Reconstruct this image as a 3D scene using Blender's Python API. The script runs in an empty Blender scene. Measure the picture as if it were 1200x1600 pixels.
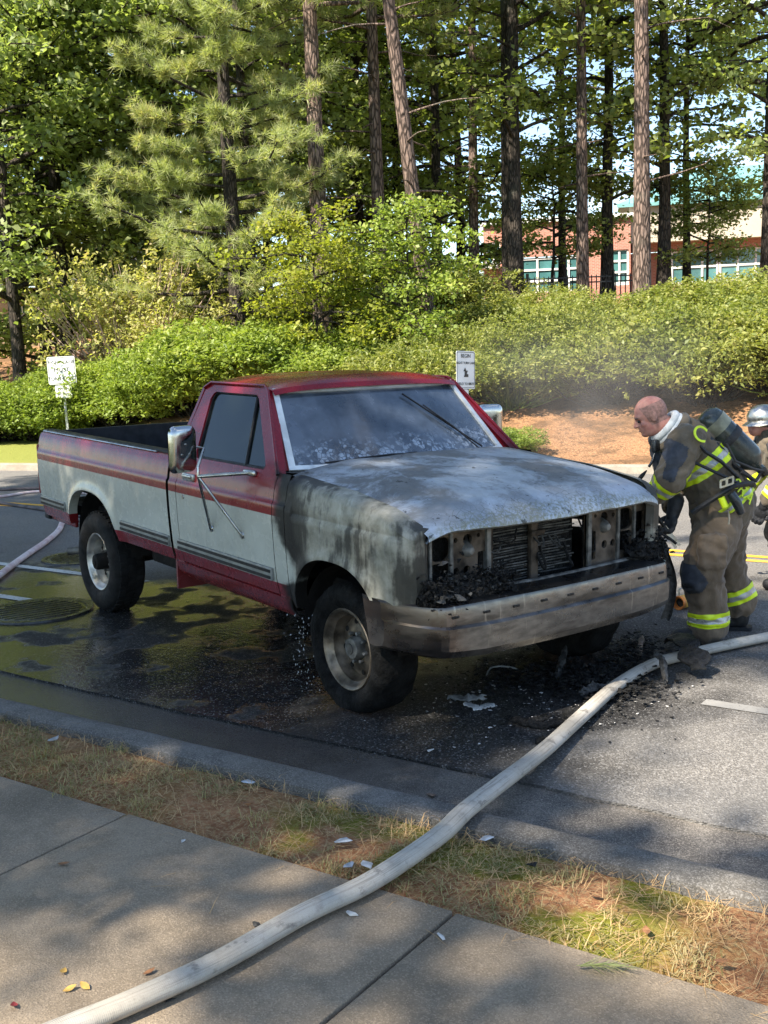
import bpy, bmesh, math, random
import numpy as np
from mathutils import Vector, Matrix, noise as mnoise
from mathutils.geometry import tessellate_polygon

sc = bpy.context.scene
C = sc.collection
rad = math.radians

# ------------------------------------------------------------------ camera
CAM_POS = Vector((4.8425, -4.2074, 1.9232))
YAW, PITCH, ROLL, FPX = -0.9332, -0.1409, -0.0331, 1715.1   # focal length in pixels of a 1200 x 1600 frame
_f = Vector((math.sin(YAW)*math.cos(PITCH), math.cos(YAW)*math.cos(PITCH), math.sin(PITCH)))
_r = Vector((math.cos(YAW), -math.sin(YAW), 0))
_u = _r.cross(_f)
CR = _r*math.cos(ROLL) + _u*math.sin(ROLL)
CU = -_r*math.sin(ROLL) + _u*math.cos(ROLL)
cam_data = bpy.data.cameras.new('camera')
cam_data.sensor_fit = 'VERTICAL'
cam_data.sensor_height = 36.0
cam_data.lens = FPX*36.0/1600.0
cam_data.clip_end = 2000
cam = bpy.data.objects.new('camera', cam_data)
C.objects.link(cam)
M = Matrix((CR, CU, -_f)).transposed().to_4x4()
M.translation = CAM_POS
cam.matrix_world = M
sc.camera = cam

# ------------------------------------------------------------------ light
SUN_EL = rad(48)
SUN_H = Vector((0.08, -0.997)).normalized()      # horizontal direction towards the sun
sun_dir = Vector((SUN_H.x*math.cos(SUN_EL), SUN_H.y*math.cos(SUN_EL), math.sin(SUN_EL)))
world = bpy.data.worlds.new('World')
sc.world = world
world.use_nodes = True
wn = world.node_tree.nodes
wl = world.node_tree.links
wn.clear()
w_out = wn.new('ShaderNodeOutputWorld')
w_bg = wn.new('ShaderNodeBackground')
w_bg.inputs['Strength'].default_value = 0.10
w_sky = wn.new('ShaderNodeTexSky')
w_sky.sky_type = 'NISHITA'
w_sky.sun_disc = False
w_sky.sun_elevation = SUN_EL
w_sky.sun_rotation = math.atan2(SUN_H.x, SUN_H.y)
w_sky.air_density = 1.0
w_sky.dust_density = 0.1
w_sky.ozone_density = 1.4
w_tc = wn.new('ShaderNodeTexCoord')
w_map = wn.new('ShaderNodeMapping')
w_map.inputs['Scale'].default_value = (2.2, 2.2, 5.0)
w_noi = wn.new('ShaderNodeTexNoise')
w_noi.inputs['Scale'].default_value = 1.6
w_noi.inputs['Detail'].default_value = 8
w_noi.inputs['Roughness'].default_value = 0.58
w_ramp = wn.new('ShaderNodeValToRGB')
w_ramp.color_ramp.elements[0].position = 0.57
w_ramp.color_ramp.elements[1].position = 0.70
w_mix = wn.new('ShaderNodeMix')
w_mix.data_type = 'RGBA'
w_mix.inputs[7].default_value = (7.0, 7.2, 7.6, 1)
wl.new(w_tc.outputs['Generated'], w_map.inputs['Vector'])
wl.new(w_map.outputs['Vector'], w_noi.inputs['Vector'])
wl.new(w_noi.outputs['Fac'], w_ramp.inputs['Fac'])
wl.new(w_ramp.outputs['Color'], w_mix.inputs[0])
wl.new(w_sky.outputs['Color'], w_mix.inputs[6])
wl.new(w_mix.outputs[2], w_bg.inputs['Color'])
wl.new(w_bg.outputs['Background'], w_out.inputs['Surface'])

sun_data = bpy.data.lights.new('sun', 'SUN')
sun_data.energy = 5.0
sun_data.angle = rad(0.8)
sun_data.color = (1.0, 0.92, 0.79)
sun = bpy.data.objects.new('sun', sun_data)
C.objects.link(sun)
sun.rotation_euler = (-sun_dir).to_track_quat('-Z', 'Y').to_euler()

vs = sc.view_settings
vs.view_transform = 'Standard'
vs.look = 'None'
vs.exposure = 1.65
vs.gamma = 1.0
sc.cycles.max_bounces = 6
sc.cycles.diffuse_bounces = 3
sc.cycles.glossy_bounces = 3
sc.cycles.transmission_bounces = 4
sc.cycles.transparent_max_bounces = 12
sc.cycles.volume_bounces = 0
sc.cycles.caustics_reflective = False
sc.cycles.caustics_refractive = False
sc.cycles.use_denoising = True

# ------------------------------------------------------------------ helpers: scene objects
def tag(o, label=None, cat=None, group=None, kind=None):
    if label: o['label'] = label
    if cat: o['category'] = cat
    if group: o['group'] = group
    if kind: o['kind'] = kind
    return o

def thing(name, label, cat, loc=(0, 0, 0), group=None, rot=(0, 0, 0)):
    o = bpy.data.objects.new(name, None)
    o.empty_display_size = 0.2
    C.objects.link(o)
    o.location = loc
    o.rotation_euler = rot
    return tag(o, label, cat, group)

def obj(name, me, parent=None, mat=None, sub=None):
    """Link a mesh; its coordinates are those of the parent's own space."""
    o = bpy.data.objects.new(name, me)
    C.objects.link(o)
    if mat is not None and len(me.materials) == 0:
        me.materials.append(mat)
    if parent is not None:
        o.parent = parent
    return o

def copy_tree(o, parent=None):
    c = o.copy()
    C.objects.link(c)
    c.parent = parent
    for ch in list(o.children):
        copy_tree(ch, c)
    return c

def np_mesh(name, verts, faces):
    verts = np.asarray(verts, np.float32)
    faces = np.asarray(faces, np.int32)
    me = bpy.data.meshes.new(name)
    n, k = faces.shape
    me.vertices.add(len(verts))
    me.vertices.foreach_set('co', verts.ravel())
    me.loops.add(n*k)
    me.loops.foreach_set('vertex_index', faces.ravel())
    me.polygons.add(n)
    me.polygons.foreach_set('loop_start', np.arange(0, n*k, k, dtype=np.int32))
    me.update(calc_edges=True)
    return me

class MB:
    """Collects simple shapes into one mesh."""
    def __init__(self):
        self.v = []
        self.f = []
    def add(self, vs_, fs_):
        b = len(self.v)
        self.v += [tuple(p) for p in vs_]
        self.f += [tuple(i+b for i in f) for f in fs_]
        return self
    def box(self, c, s, R=None, bev=0.0):
        hx, hy, hz = s[0]/2, s[1]/2, s[2]/2
        b = min(bev, hx*.9, hy*.9, hz*.9)
        pts = []
        if b <= 0:
            for x in (-hx, hx):
                for y in (-hy, hy):
                    for z in (-hz, hz):
                        pts.append(Vector((x, y, z)))
            fs_ = [(0, 1, 3, 2), (4, 6, 7, 5), (0, 4, 5, 1), (2, 3, 7, 6), (0, 2, 6, 4), (1, 5, 7, 3)]
        else:
            bm = bmesh.new()
            bmesh.ops.create_cube(bm, size=1)
            for v in bm.verts:
                v.co = Vector((v.co.x*2*hx, v.co.y*2*hy, v.co.z*2*hz))
            bmesh.ops.bevel(bm, geom=bm.edges[:], offset=b, segments=2, affect='EDGES', profile=.5)
            bm.verts.index_update()
            pts = [v.co.copy() for v in bm.verts]
            fs_ = [tuple(v.index for v in f.verts) for f in bm.faces]
            bm.free()
        c = Vector(c)
        if R is not None:
            pts = [R @ p for p in pts]
        return self.add([p+c for p in pts], fs_)
    def tube(self, pts, r, n=8, cap=True, flat=None):
        pts = [Vector(p) for p in pts]
        if not hasattr(r, '__len__'):
            r = [r]*len(pts)
        vs_, fs_ = [], []
        prev = None
        for i, p in enumerate(pts):
            t = (pts[min(i+1, len(pts)-1)] - pts[max(i-1, 0)]).normalized()
            if prev is None:
                a = Vector((0, 0, 1)) if abs(t.z) < .9 else Vector((1, 0, 0))
                u = t.cross(a).normalized()
            else:
                u = (prev - t*prev.dot(t)).normalized()
            prev = u
            w = t.cross(u)
            for k in range(n):
                a = 2*math.pi*k/n
                vs_.append(p + u*math.cos(a)*r[i] + w*math.sin(a)*r[i]*(flat or 1))
        for i in range(len(pts)-1):
            for k in range(n):
                fs_.append((i*n+k, i*n+(k+1) % n, (i+1)*n+(k+1) % n, (i+1)*n+k))
        if cap:
            fs_.append(tuple(range(n-1, -1, -1)))
            fs_.append(tuple((len(pts)-1)*n+k for k in range(n)))
        return self.add(vs_, fs_)
    def lathe(self, prof, c, axis, n=32, closed=False):
        """prof: (radius, offset along axis)"""
        c = Vector(c); ax = Vector(axis).normalized()
        a = Vector((0, 0, 1)) if abs(ax.z) < .9 else Vector((1, 0, 0))
        u = ax.cross(a).normalized(); w = ax.cross(u)
        vs_, fs_ = [], []
        m = len(prof)
        for k in range(n):
            t = 2*math.pi*k/n
            d = u*math.cos(t)+w*math.sin(t)
            for r, h in prof:
                vs_.append(c + d*r + ax*h)
        for k in range(n):
            k2 = (k+1) % n
            for i in range(m-1 if not closed else m):
                j = (i+1) % m
                fs_.append((k*m+i, k2*m+i, k2*m+j, k*m+j))
        return self.add(vs_, fs_)
    def grid(self, P, flip=False):
        nr, nc = len(P), len(P[0])
        vs_ = [p for row in P for p in row]
        fs_ = []
        for i in range(nr-1):
            for j in range(nc-1):
                q = (i*nc+j, i*nc+j+1, (i+1)*nc+j+1, (i+1)*nc+j)
                fs_.append(q[::-1] if flip else q)
        return self.add(vs_, fs_)
    def plate(self, outer, holes, fn, th):
        """flat plate with holes: 2D polygons, fn(a, b, t) -> point, t = 0 or 1 across the thickness"""
        polys = [outer]+list(holes)
        flat = [p for q in polys for p in q]
        tris = tessellate_polygon([[Vector((a, b, 0)) for a, b in q] for q in polys])
        n = len(flat)
        self.add([fn(a, b, 0) for a, b in flat], [tuple(t) for t in tris])
        self.add([fn(a, b, th) for a, b in flat], [tuple(t)[::-1] for t in tris])
        for q in polys:
            m = len(q)
            self.add([fn(a, b, 0) for a, b in q]+[fn(a, b, th) for a, b in q],
                     [(i, (i+1) % m, m+(i+1) % m, m+i) for i in range(m)])
        return self
    def mesh(self, name, smooth=None, recalc=False):
        me = bpy.data.meshes.new(name)
        me.from_pydata(self.v, [], self.f)
        if recalc:
            bm = bmesh.new(); bm.from_mesh(me)
            bmesh.ops.recalc_face_normals(bm, faces=bm.faces)
            bm.to_mesh(me); bm.free()
        me.update()
        if smooth:
            me.polygons.foreach_set('use_smooth', [True]*len(me.polygons))
            me.set_sharp_from_angle(angle=rad(smooth))
        return me
    def build(self, name, mat, parent=None, smooth=None, recalc=True):
        return obj(name, self.mesh(name, smooth, recalc), parent, mat)

def rrect(cx, cy, w, h, r, n=4):
    out = []
    for (sx, sy, a0) in ((1, 1, 0), (-1, 1, 90), (-1, -1, 180), (1, -1, 270)):
        for k in range(n+1):
            a = rad(a0+90*k/n)
            out.append((cx+sx*(w/2-r)+r*math.cos(a), cy+sy*(h/2-r)+r*math.sin(a)))
    return out

def circ(cx, cy, r, n=14):
    return [(cx+r*math.cos(2*math.pi*k/n), cy+r*math.sin(2*math.pi*k/n)) for k in range(n)]

# ------------------------------------------------------------------ helpers: pixels of the 1200 x 1600 photograph to directions
def ray(u, v):
    return (CR*((u-600)/FPX) + CU*(-(v-800)/FPX) + _f)
def on_plane(u, v, ax, val):
    d = ray(u, v)
    return CAM_POS + d*((val-CAM_POS[ax])/d[ax])
def on_ground(u, v, z=0.0):
    return on_plane(u, v, 2, z)

TH = rad(18.9)                       # the road's direction
ES = Vector((math.cos(TH), math.sin(TH), 0)); EN = Vector((-math.sin(TH), math.cos(TH), 0))
def RD(s, n, z=0.0):                 # road frame: along, across, up
    return ES*s + EN*n + Vector((0, 0, z))
def to_road(p):
    return p.x*ES.x+p.y*ES.y, p.x*EN.x+p.y*EN.y
def n_kerb(s):                       # far kerb
    return float(np.interp(s, [-70, -16, -14.7, -9, -3, 3, 12, 60], [7.2, 7.3, 7.55, 9.0, 10.6, 11.7, 12.4, 12.6]))
def bank_z(s, d):                    # height of the bank d metres beyond the far kerb
    k = float(np.interp(s, [-30, -20, -12, 0], [.20, .20, .215, .225]))
    f = float(np.interp(s, [-22, -17, -11], [4.2, 3.4, .7]))      # level strip before the slope starts
    z = .13 + .03*min(d, f) + k*max(0, d-f)*min(1, max(0, d-f+.5)/1.2)
    if d > f+13.8:
        z = .13 + .03*f + k*13.8 + .02*(d-f-13.8)
    return z + .07*mnoise.noise(Vector((s*.35, d*.35, 0)))*min(1, d/2)
def ground_z(p):
    s, n = to_road(p)
    d = n-n_kerb(s)-.18
    return bank_z(s, d) if d > 0 else 0.0
def at_px(u, D, v=480):
    """ground point D metres away (level distance) in the direction of image column u"""
    d = ray(u, v); h = Vector((d.x, d.y, 0)).normalized()
    p = Vector((CAM_POS.x, CAM_POS.y, 0)) + h*D
    p.z = ground_z(p)
    return p
# ------------------------------------------------------------------ materials
class NT:
    def __init__(s, name):
        s.m = bpy.data.materials.new(name); s.m.use_nodes = True
        s.t = s.m.node_tree; s.t.nodes.clear()
        s.out = s.t.nodes.new('ShaderNodeOutputMaterial')
    def node(s, typ, **kw):
        n = s.t.nodes.new(typ)
        for k, v in kw.items(): setattr(n, k, v)
        return n
    def put(s, sock, v):
        if isinstance(v, bpy.types.NodeSocket): s.t.links.new(v, sock)
        elif v is not None: sock.default_value = v
    def col(s, c):
        return (c[0], c[1], c[2], 1.0)
    def pos(s, kind='Object'):
        if kind == 'World':
            return s.node('ShaderNodeNewGeometry').outputs['Position']
        return s.node('ShaderNodeTexCoord').outputs[kind]
    def xyz(s, v):
        n = s.node('ShaderNodeSeparateXYZ'); s.put(n.inputs[0], v); return n.outputs
    def mapping(s, v, scale=(1, 1, 1), loc=(0, 0, 0), rot=(0, 0, 0)):
        n = s.node('ShaderNodeMapping'); s.put(n.inputs['Vector'], v)
        n.inputs['Scale'].default_value = scale; n.inputs['Location'].default_value = loc; n.inputs['Rotation'].default_value = rot
        return n.outputs[0]
    def noise(s, v, scale, detail=4, rough=.55, dist=0):
        n = s.node('ShaderNodeTexNoise'); s.put(n.inputs['Vector'], v)
        n.inputs['Scale'].default_value = scale; n.inputs['Detail'].default_value = detail
        n.inputs['Roughness'].default_value = rough; n.inputs['Distortion'].default_value = dist
        return n.outputs['Fac']
    def voro(s, v, scale, feature='F1', out='Distance', rand=1):
        n = s.node('ShaderNodeTexVoronoi'); n.feature = feature; s.put(n.inputs['Vector'], v)
        n.inputs['Scale'].default_value = scale; n.inputs['Randomness'].default_value = rand
        return n.outputs[out]
    def ramp(s, f, a, b, lo=0.0, hi=1.0):
        n = s.node('ShaderNodeMapRange'); n.interpolation_type = 'SMOOTHSTEP'; s.put(n.inputs['Value'], f)
        n.inputs['From Min'].default_value = a; n.inputs['From Max'].default_value = b
        n.inputs['To Min'].default_value = lo; n.inputs['To Max'].default_value = hi
        return n.outputs[0]
    def math(s, op, a, b=None, c=None):
        n = s.node('ShaderNodeMath'); n.operation = op
        s.put(n.inputs[0], a)
        if b is not None: s.put(n.inputs[1], b)
        if c is not None: s.put(n.inputs[2], c)
        return n.outputs[0]
    def mix(s, f, a, b):
        n = s.node('ShaderNodeMix'); n.data_type = 'RGBA'
        s.put(n.inputs[0], f)
        s.put(n.inputs[6], s.col(a) if isinstance(a, tuple) else a)
        s.put(n.inputs[7], s.col(b) if isinstance(b, tuple) else b)
        return n.outputs[2]
    def bump(s, h, strength=.3, dist=.01, nrm=None):
        n = s.node('ShaderNodeBump'); s.put(n.inputs['Height'], h)
        s.put(n.inputs['Strength'], strength); n.inputs['Distance'].default_value = dist
        if nrm is not None: s.put(n.inputs['Normal'], nrm)
        return n.outputs[0]
    def bsdf(s, color=(.5, .5, .5), rough=.6, metal=0, normal=None, spec=.5, coat=0, coat_r=.1, alpha=None, trans=None, sheen=None):
        n = s.node('ShaderNodeBsdfPrincipled')
        s.put(n.inputs['Base Color'], s.col(color) if isinstance(color, tuple) else color)
        s.put(n.inputs['Roughness'], rough); s.put(n.inputs['Metallic'], metal)
        s.put(n.inputs['Specular IOR Level'], spec)
        if normal is not None: s.put(n.inputs['Normal'], normal)
        if coat: s.put(n.inputs['Coat Weight'], coat); s.put(n.inputs['Coat Roughness'], coat_r)
        if alpha is not None: s.put(n.inputs['Alpha'], alpha)
        if trans is not None: s.put(n.inputs['Transmission Weight'], trans)
        if sheen is not None: s.put(n.inputs['Sheen Weight'], sheen)
        return n.outputs[0]
    def end(s, sh):
        s.put(s.out.inputs['Surface'], sh); return s.m

MT = {}
def plain(name, color, rough=.6, metal=0, var=.25, scale=8, bump=.15, bscale=60, bdist=.004, coord='Object', spec=.5, coat=0):
    t = NT(name); p = t.pos(coord)
    n = t.noise(p, scale, 5)
    c = t.mix(t.ramp(n, .3, .7), tuple(x*(1-var) for x in color), tuple(min(1, x*(1+var)) for x in color))
    r = t.ramp(t.noise(p, scale*2.3, 3), .3, .7, max(.02, rough-.1), min(1, rough+.1))
    b = t.bump(t.noise(p, bscale, 4), bump, bdist)
    MT[name] = t.end(t.bsdf(c, r, metal, b, spec, coat))
    return MT[name]

def leaf_mat(name, c1, c2, c3, trans=.45, rough=.5):
    """leaf colour varies from leaf to leaf and from clump to clump; light passes through"""
    t = NT(name)
    isl = t.node('ShaderNodeNewGeometry').outputs['Random Per Island']
    p = t.pos('World')
    big = t.noise(p, .9, 3)
    f = t.math('ADD', t.math('MULTIPLY', isl, .6), t.math('MULTIPLY', t.ramp(big, .3, .7), .4))
    col = t.mix(t.ramp(f, .1, .55), c1, c2)
    col = t.mix(t.ramp(f, .6, .95), col, c3)
    d = t.bsdf(col, rough, 0, None, .35)
    tr = t.node('ShaderNodeBsdfTranslucent')
    bright = t.node('ShaderNodeMix'); bright.data_type = 'RGBA'; bright.blend_type = 'MULTIPLY'
    bright.inputs[0].default_value = 1
    t.put(bright.inputs[6], col); bright.inputs[7].default_value = (1.3, 1.4, .6, 1)
    t.put(tr.inputs['Color'], bright.outputs[2])
    mx = t.node('ShaderNodeMixShader'); mx.inputs[0].default_value = trans
    t.put(mx.inputs[1], d); t.put(mx.inputs[2], tr.outputs[0])
    MT[name] = t.end(mx.outputs[0])
    return MT[name]

# foliage
leaf_mat('leaf_broad', (.16, .20, .06), (.235, .275, .085), (.34, .355, .12), .52)
leaf_mat('leaf_broad_bright', (.20, .25, .09), (.28, .33, .13), (.38, .41, .20), .52)
leaf_mat('leaf_broad_dark', (.10, .14, .04), (.15, .195, .055), (.22, .25, .075), .5)
leaf_mat('leaf_yellow', (.19, .22, .03), (.27, .29, .05), (.38, .36, .06), .5)
leaf_mat('needle', (.28, .32, .14), (.37, .40, .19), (.50, .44, .24), .48)
leaf_mat('leaf_azalea', (.13, .165, .04), (.24, .26, .07), (.38, .36, .12), .42)
leaf_mat('leaf_azalea_lime', (.15, .21, .04), (.24, .30, .06), (.36, .39, .10), .42)
leaf_mat('leaf_dry', (.34, .33, .12), (.42, .41, .15), (.52, .40, .25), .45)

def bark(name, c1, c2, sc_=1.0):
    t = NT(name); p = t.pos('Object')
    v = t.voro(t.mapping(p, (9*sc_, 9*sc_, 2.2*sc_)), 1.6, 'DISTANCE_TO_EDGE')
    n = t.noise(t.mapping(p, (14, 14, 4)), 2, 5)
    f = t.math('MULTIPLY', t.ramp(v, .0, .22), t.ramp(n, .2, .75, .5, 1.0))
    c = t.mix(f, c1, c2)
    c = t.mix(t.ramp(t.noise(p, 1.1, 3), .55, .75, 0, .4), c, (.16, .17, .13))
    MT[name] = t.end(t.bsdf(c, .9, 0, t.bump(f, .9, .03), .2))
bark('bark_pine', (.045, .032, .026), (.26, .185, .15))
bark('bark_dark', (.02, .017, .014), (.085, .068, .055), 1.3)
bark('twig_bare', (.30, .21, .17), (.48, .36, .30))

# road
def asphalt():
    t = NT('asphalt'); p = t.pos('World'); x, y, z = t.xyz(p)
    # wet area: an uneven patch round the truck that drains along the gutter
    big = t.noise(p, .55, 4); mid = t.noise(p, 2.2, 4)
    ca, sa = math.cos(TH), math.sin(TH)
    s = t.math('ADD', t.math('MULTIPLY', x, ca), t.math('MULTIPLY', y, sa))
    n = t.math('ADD', t.math('MULTIPLY', x, -sa), t.math('MULTIPLY', y, ca))
    jitter = t.math('MULTIPLY', t.math('SUBTRACT', big, .5), 2.2)
    jit2 = t.math('MULTIPLY', t.math('SUBTRACT', mid, .5), .9)
    ss = t.math('ADD', t.math('ADD', s, jitter), jit2)
    nn = t.math('ADD', t.math('ADD', n, jitter), jit2)
    wet = t.math('MULTIPLY', t.ramp(ss, .5, 1.7, 1, 0), t.ramp(nn, .7, 1.9, 1, 0))
    wet = t.math('MULTIPLY', wet, t.ramp(ss, -9.5, -6.0, 0, 1))
    film = t.math('MULTIPLY', wet, t.ramp(t.math('ADD', t.math('MULTIPLY', big, .6), t.math('MULTIPLY', mid, .4)), .38, .52))
    film = t.math('MULTIPLY', film, t.ramp(ss, -1.2, .2, 1, .25))
    agg = t.voro(p, 130, 'F1', 'Color'); aggv = t.xyz(agg)[0]
    fine = t.noise(p, 160, 3)
    dry = t.mix(t.ramp(aggv, .25, .95), (.125, .115, .103), (.25, .232, .21))
    dry = t.mix(t.ramp(t.noise(p, 1.3, 4), .3, .7), dry, t.mix(.5, dry, (.13, .125, .12)))
    soot = t.math('MULTIPLY', t.ramp(ss, .7, 1.7, 1, 0), t.ramp(nn, 1.0, 3.0, 1, 0))
    soot = t.math('MULTIPLY', soot, t.ramp(ss, -4.5, -2.0, .3, 1))
    dark = t.mix(t.ramp(aggv, .3, 1.0), (.006, .006, .0065), (.036, .035, .034))
    c = t.mix(t.math('MULTIPLY', t.math('MAXIMUM', wet, soot), .92), dry, dark)
    spark = t.math('MULTIPLY', t.ramp(aggv, .90, .98), .45)
    c = t.mix(spark, c, (.3, .29, .28))
    r = t.math('MULTIPLY', t.ramp(film, 0, .8, .75, .06), 1.0)
    r = t.math('SUBTRACT', r, t.math('MULTIPLY', wet, .04))
    h = t.math('ADD', t.math('MULTIPLY', t.ramp(t.voro(p, 95), 0, .6, 1, 0), 1.0), fine)
    h = t.math('MULTIPLY', h, t.ramp(film, 0, .8, 1, .10))
    rip = t.noise(t.mapping(p, (14, 30, 1), rot=(0, 0, -.4)), 1.0, 3)
    b = t.bump(h, .7, .006)
    b = t.bump(t.math('MULTIPLY', rip, film), .22, .012, b)
    MT['asphalt'] = t.end(t.bsdf(c, r, 0, b, t.ramp(film, 0, 1, .12, .75)))
asphalt()

def concrete(name, c1, c2, wetpatch=False, speck=.5, stain=(.09, .075, .055)):
    t = NT(name); p = t.pos('World')
    n1 = t.noise(p, 1.4, 5, .6); n2 = t.noise(p, 7, 5, .6); a = t.xyz(t.voro(p, 210, 'F1', 'Color'))[0]
    c = t.mix(t.ramp(n2, .3, .7), c1, c2)
    c = t.mix(t.ramp(n1, .42, .7, 0, .5), c, stain)
    c = t.mix(t.math('MULTIPLY', t.ramp(a, .55, 1), speck), c, tuple(min(1, k*1.9) for k in c2))
    c = t.mix(t.math('MULTIPLY', t.ramp(a, .0, .22, 1, 0), speck), c, tuple(k*.35 for k in c1))
    r = .85
    if wetpatch:
        x, y, z = t.xyz(p)
        s = t.math('ADD', t.math('MULTIPLY', x, math.cos(TH)), t.math('MULTIPLY', y, math.sin(TH)))
        w = t.ramp(t.math('ADD', s, t.math('MULTIPLY', n1, 1.5)), .2, 2.2, 1, 0)
        c = t.mix(t.math('MULTIPLY', w, .75), c, (.035, .03, .027))
        r = t.ramp(w, 0, 1, .8, .16)
    h = t.math('ADD', t.noise(p, 90, 4), t.ramp(t.voro(p, 130), 0, .6, .8, 0))
    MT[name] = t.end(t.bsdf(c, r, 0, t.bump(h, .45, .004), .35))
concrete('sidewalk_concrete', (.205, .158, .108), (.27, .212, .15), False, .28)
concrete('kerb_concrete', (.075, .071, .066), (.135, .127, .117))
concrete('gutter_concrete', (.075, .066, .058), (.14, .125, .108), True, .7)
concrete('far_concrete', (.20, .175, .14), (.29, .25, .20), False, .2, (.20, .15, .10))

def soil():
    t = NT('verge_soil'); p = t.pos('World')
    n1 = t.noise(p, 2.1, 5, .6); n2 = t.noise(p, 14, 5, .65); n3 = t.noise(p, 60, 4); n0 = t.noise(p, .9, 3)
    c = t.mix(t.ramp(n2, .3, .7), (.20, .085, .04), (.36, .175, .085))
    c = t.mix(t.ramp(n3, .46, .68, 0, .7), c, (.42, .30, .15))
    xx, yy, zz = t.xyz(p)
    sv = t.math('ADD', t.math('ADD', t.math('MULTIPLY', xx, math.cos(TH)), t.math('MULTIPLY', yy, math.sin(TH))), t.math('MULTIPLY', n0, .8))
    moss = t.math('MULTIPLY', t.ramp(n1, .44, .54), t.ramp(n2, .25, .5))
    moss = t.math('MULTIPLY', moss, t.math('MULTIPLY', t.ramp(sv, .5, 1.1, .15, 1), t.ramp(sv, 2.3, 2.8, 1, .15)))
    c = t.mix(moss, c, t.mix(n3, (.085, .09, .010), (.22, .205, .03)))
    c = t.mix(t.ramp(n0, .56, .72, 0, .55), c, (.11, .075, .04))
    h = t.math('ADD', t.noise(p, 45, 5, .7), t.math('MULTIPLY', t.noise(p, 200, 3), .5))
    MT['verge_soil'] = t.end(t.bsdf(c, .95, 0, t.bump(h, .9, .012), .15))
    t = NT('bank_straw'); p = t.pos('World')
    x, y, z = t.xyz(p)
    n1 = t.noise(p, 1.2, 5, .6); n2 = t.noise(t.mapping(p, (6, 6, 6)), 5, 5, .7); n3 = t.noise(t.mapping(p, (18, 70, 20), rot=(0, 0, .5)), 1.5, 4)
    c = t.mix(t.ramp(n2, .3, .7), (.13, .06, .028), (.42, .22, .105))
    c = t.mix(t.ramp(n3, .45, .68, 0, .8), c, (.52, .31, .17))
    c = t.mix(t.ramp(n1, .46, .62, 0, .7), c, (.10, .06, .032))
    c = t.mix(t.ramp(t.noise(p, 9, 5, .7), .52, .62, 0, .6), c, (.07, .045, .026))
    s = t.math('ADD', t.math('MULTIPLY', x, math.cos(TH)), t.math('MULTIPLY', y, math.sin(TH)))
    g = t.math('MULTIPLY', t.ramp(t.math('ADD', s, t.math('MULTIPLY', n1, 4)), -13, -9, 1, 0), t.ramp(z, .35, .75, 1, 0))
    c = t.mix(g, c, t.mix(n2, (.14, .16, .03), (.30, .30, .075)))
    MT['bank_straw'] = t.end(t.bsdf(c, .95, 0, t.bump(t.math('ADD', n3, n2), .8, .03), .15))
    t = NT('yard_grass'); p = t.pos('World')
    c = t.mix(t.noise(p, 6, 5), (.05, .07, .018), (.12, .12, .04))
    MT['yard_grass'] = t.end(t.bsdf(c, .95, 0, t.bump(t.noise(p, 40, 4), .8, .03), .15))
soil()

def paint_line(name, c):
    t = NT(name); p = t.pos('World')
    w = t.ramp(t.noise(p, 35, 5, .7), .30, .48)
    w = t.math('MULTIPLY', w, t.ramp(t.noise(p, 3, 4), .25, .5, .55, 1))
    a = t.xyz(t.voro(p, 95, 'F1', 'Color'))[0]
    base = t.mix(a, (.07, .065, .06), (.20, .19, .175))
    MT[name] = t.end(t.bsdf(t.mix(w, base, c), .75, 0, t.bump(t.noise(p, 120, 3), .4, .003)))
paint_line('line_white', (.55, .54, .50))
paint_line('line_white_worn', (.22, .21, .195))
paint_line('line_yellow', (.72, .36, .02))

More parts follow.
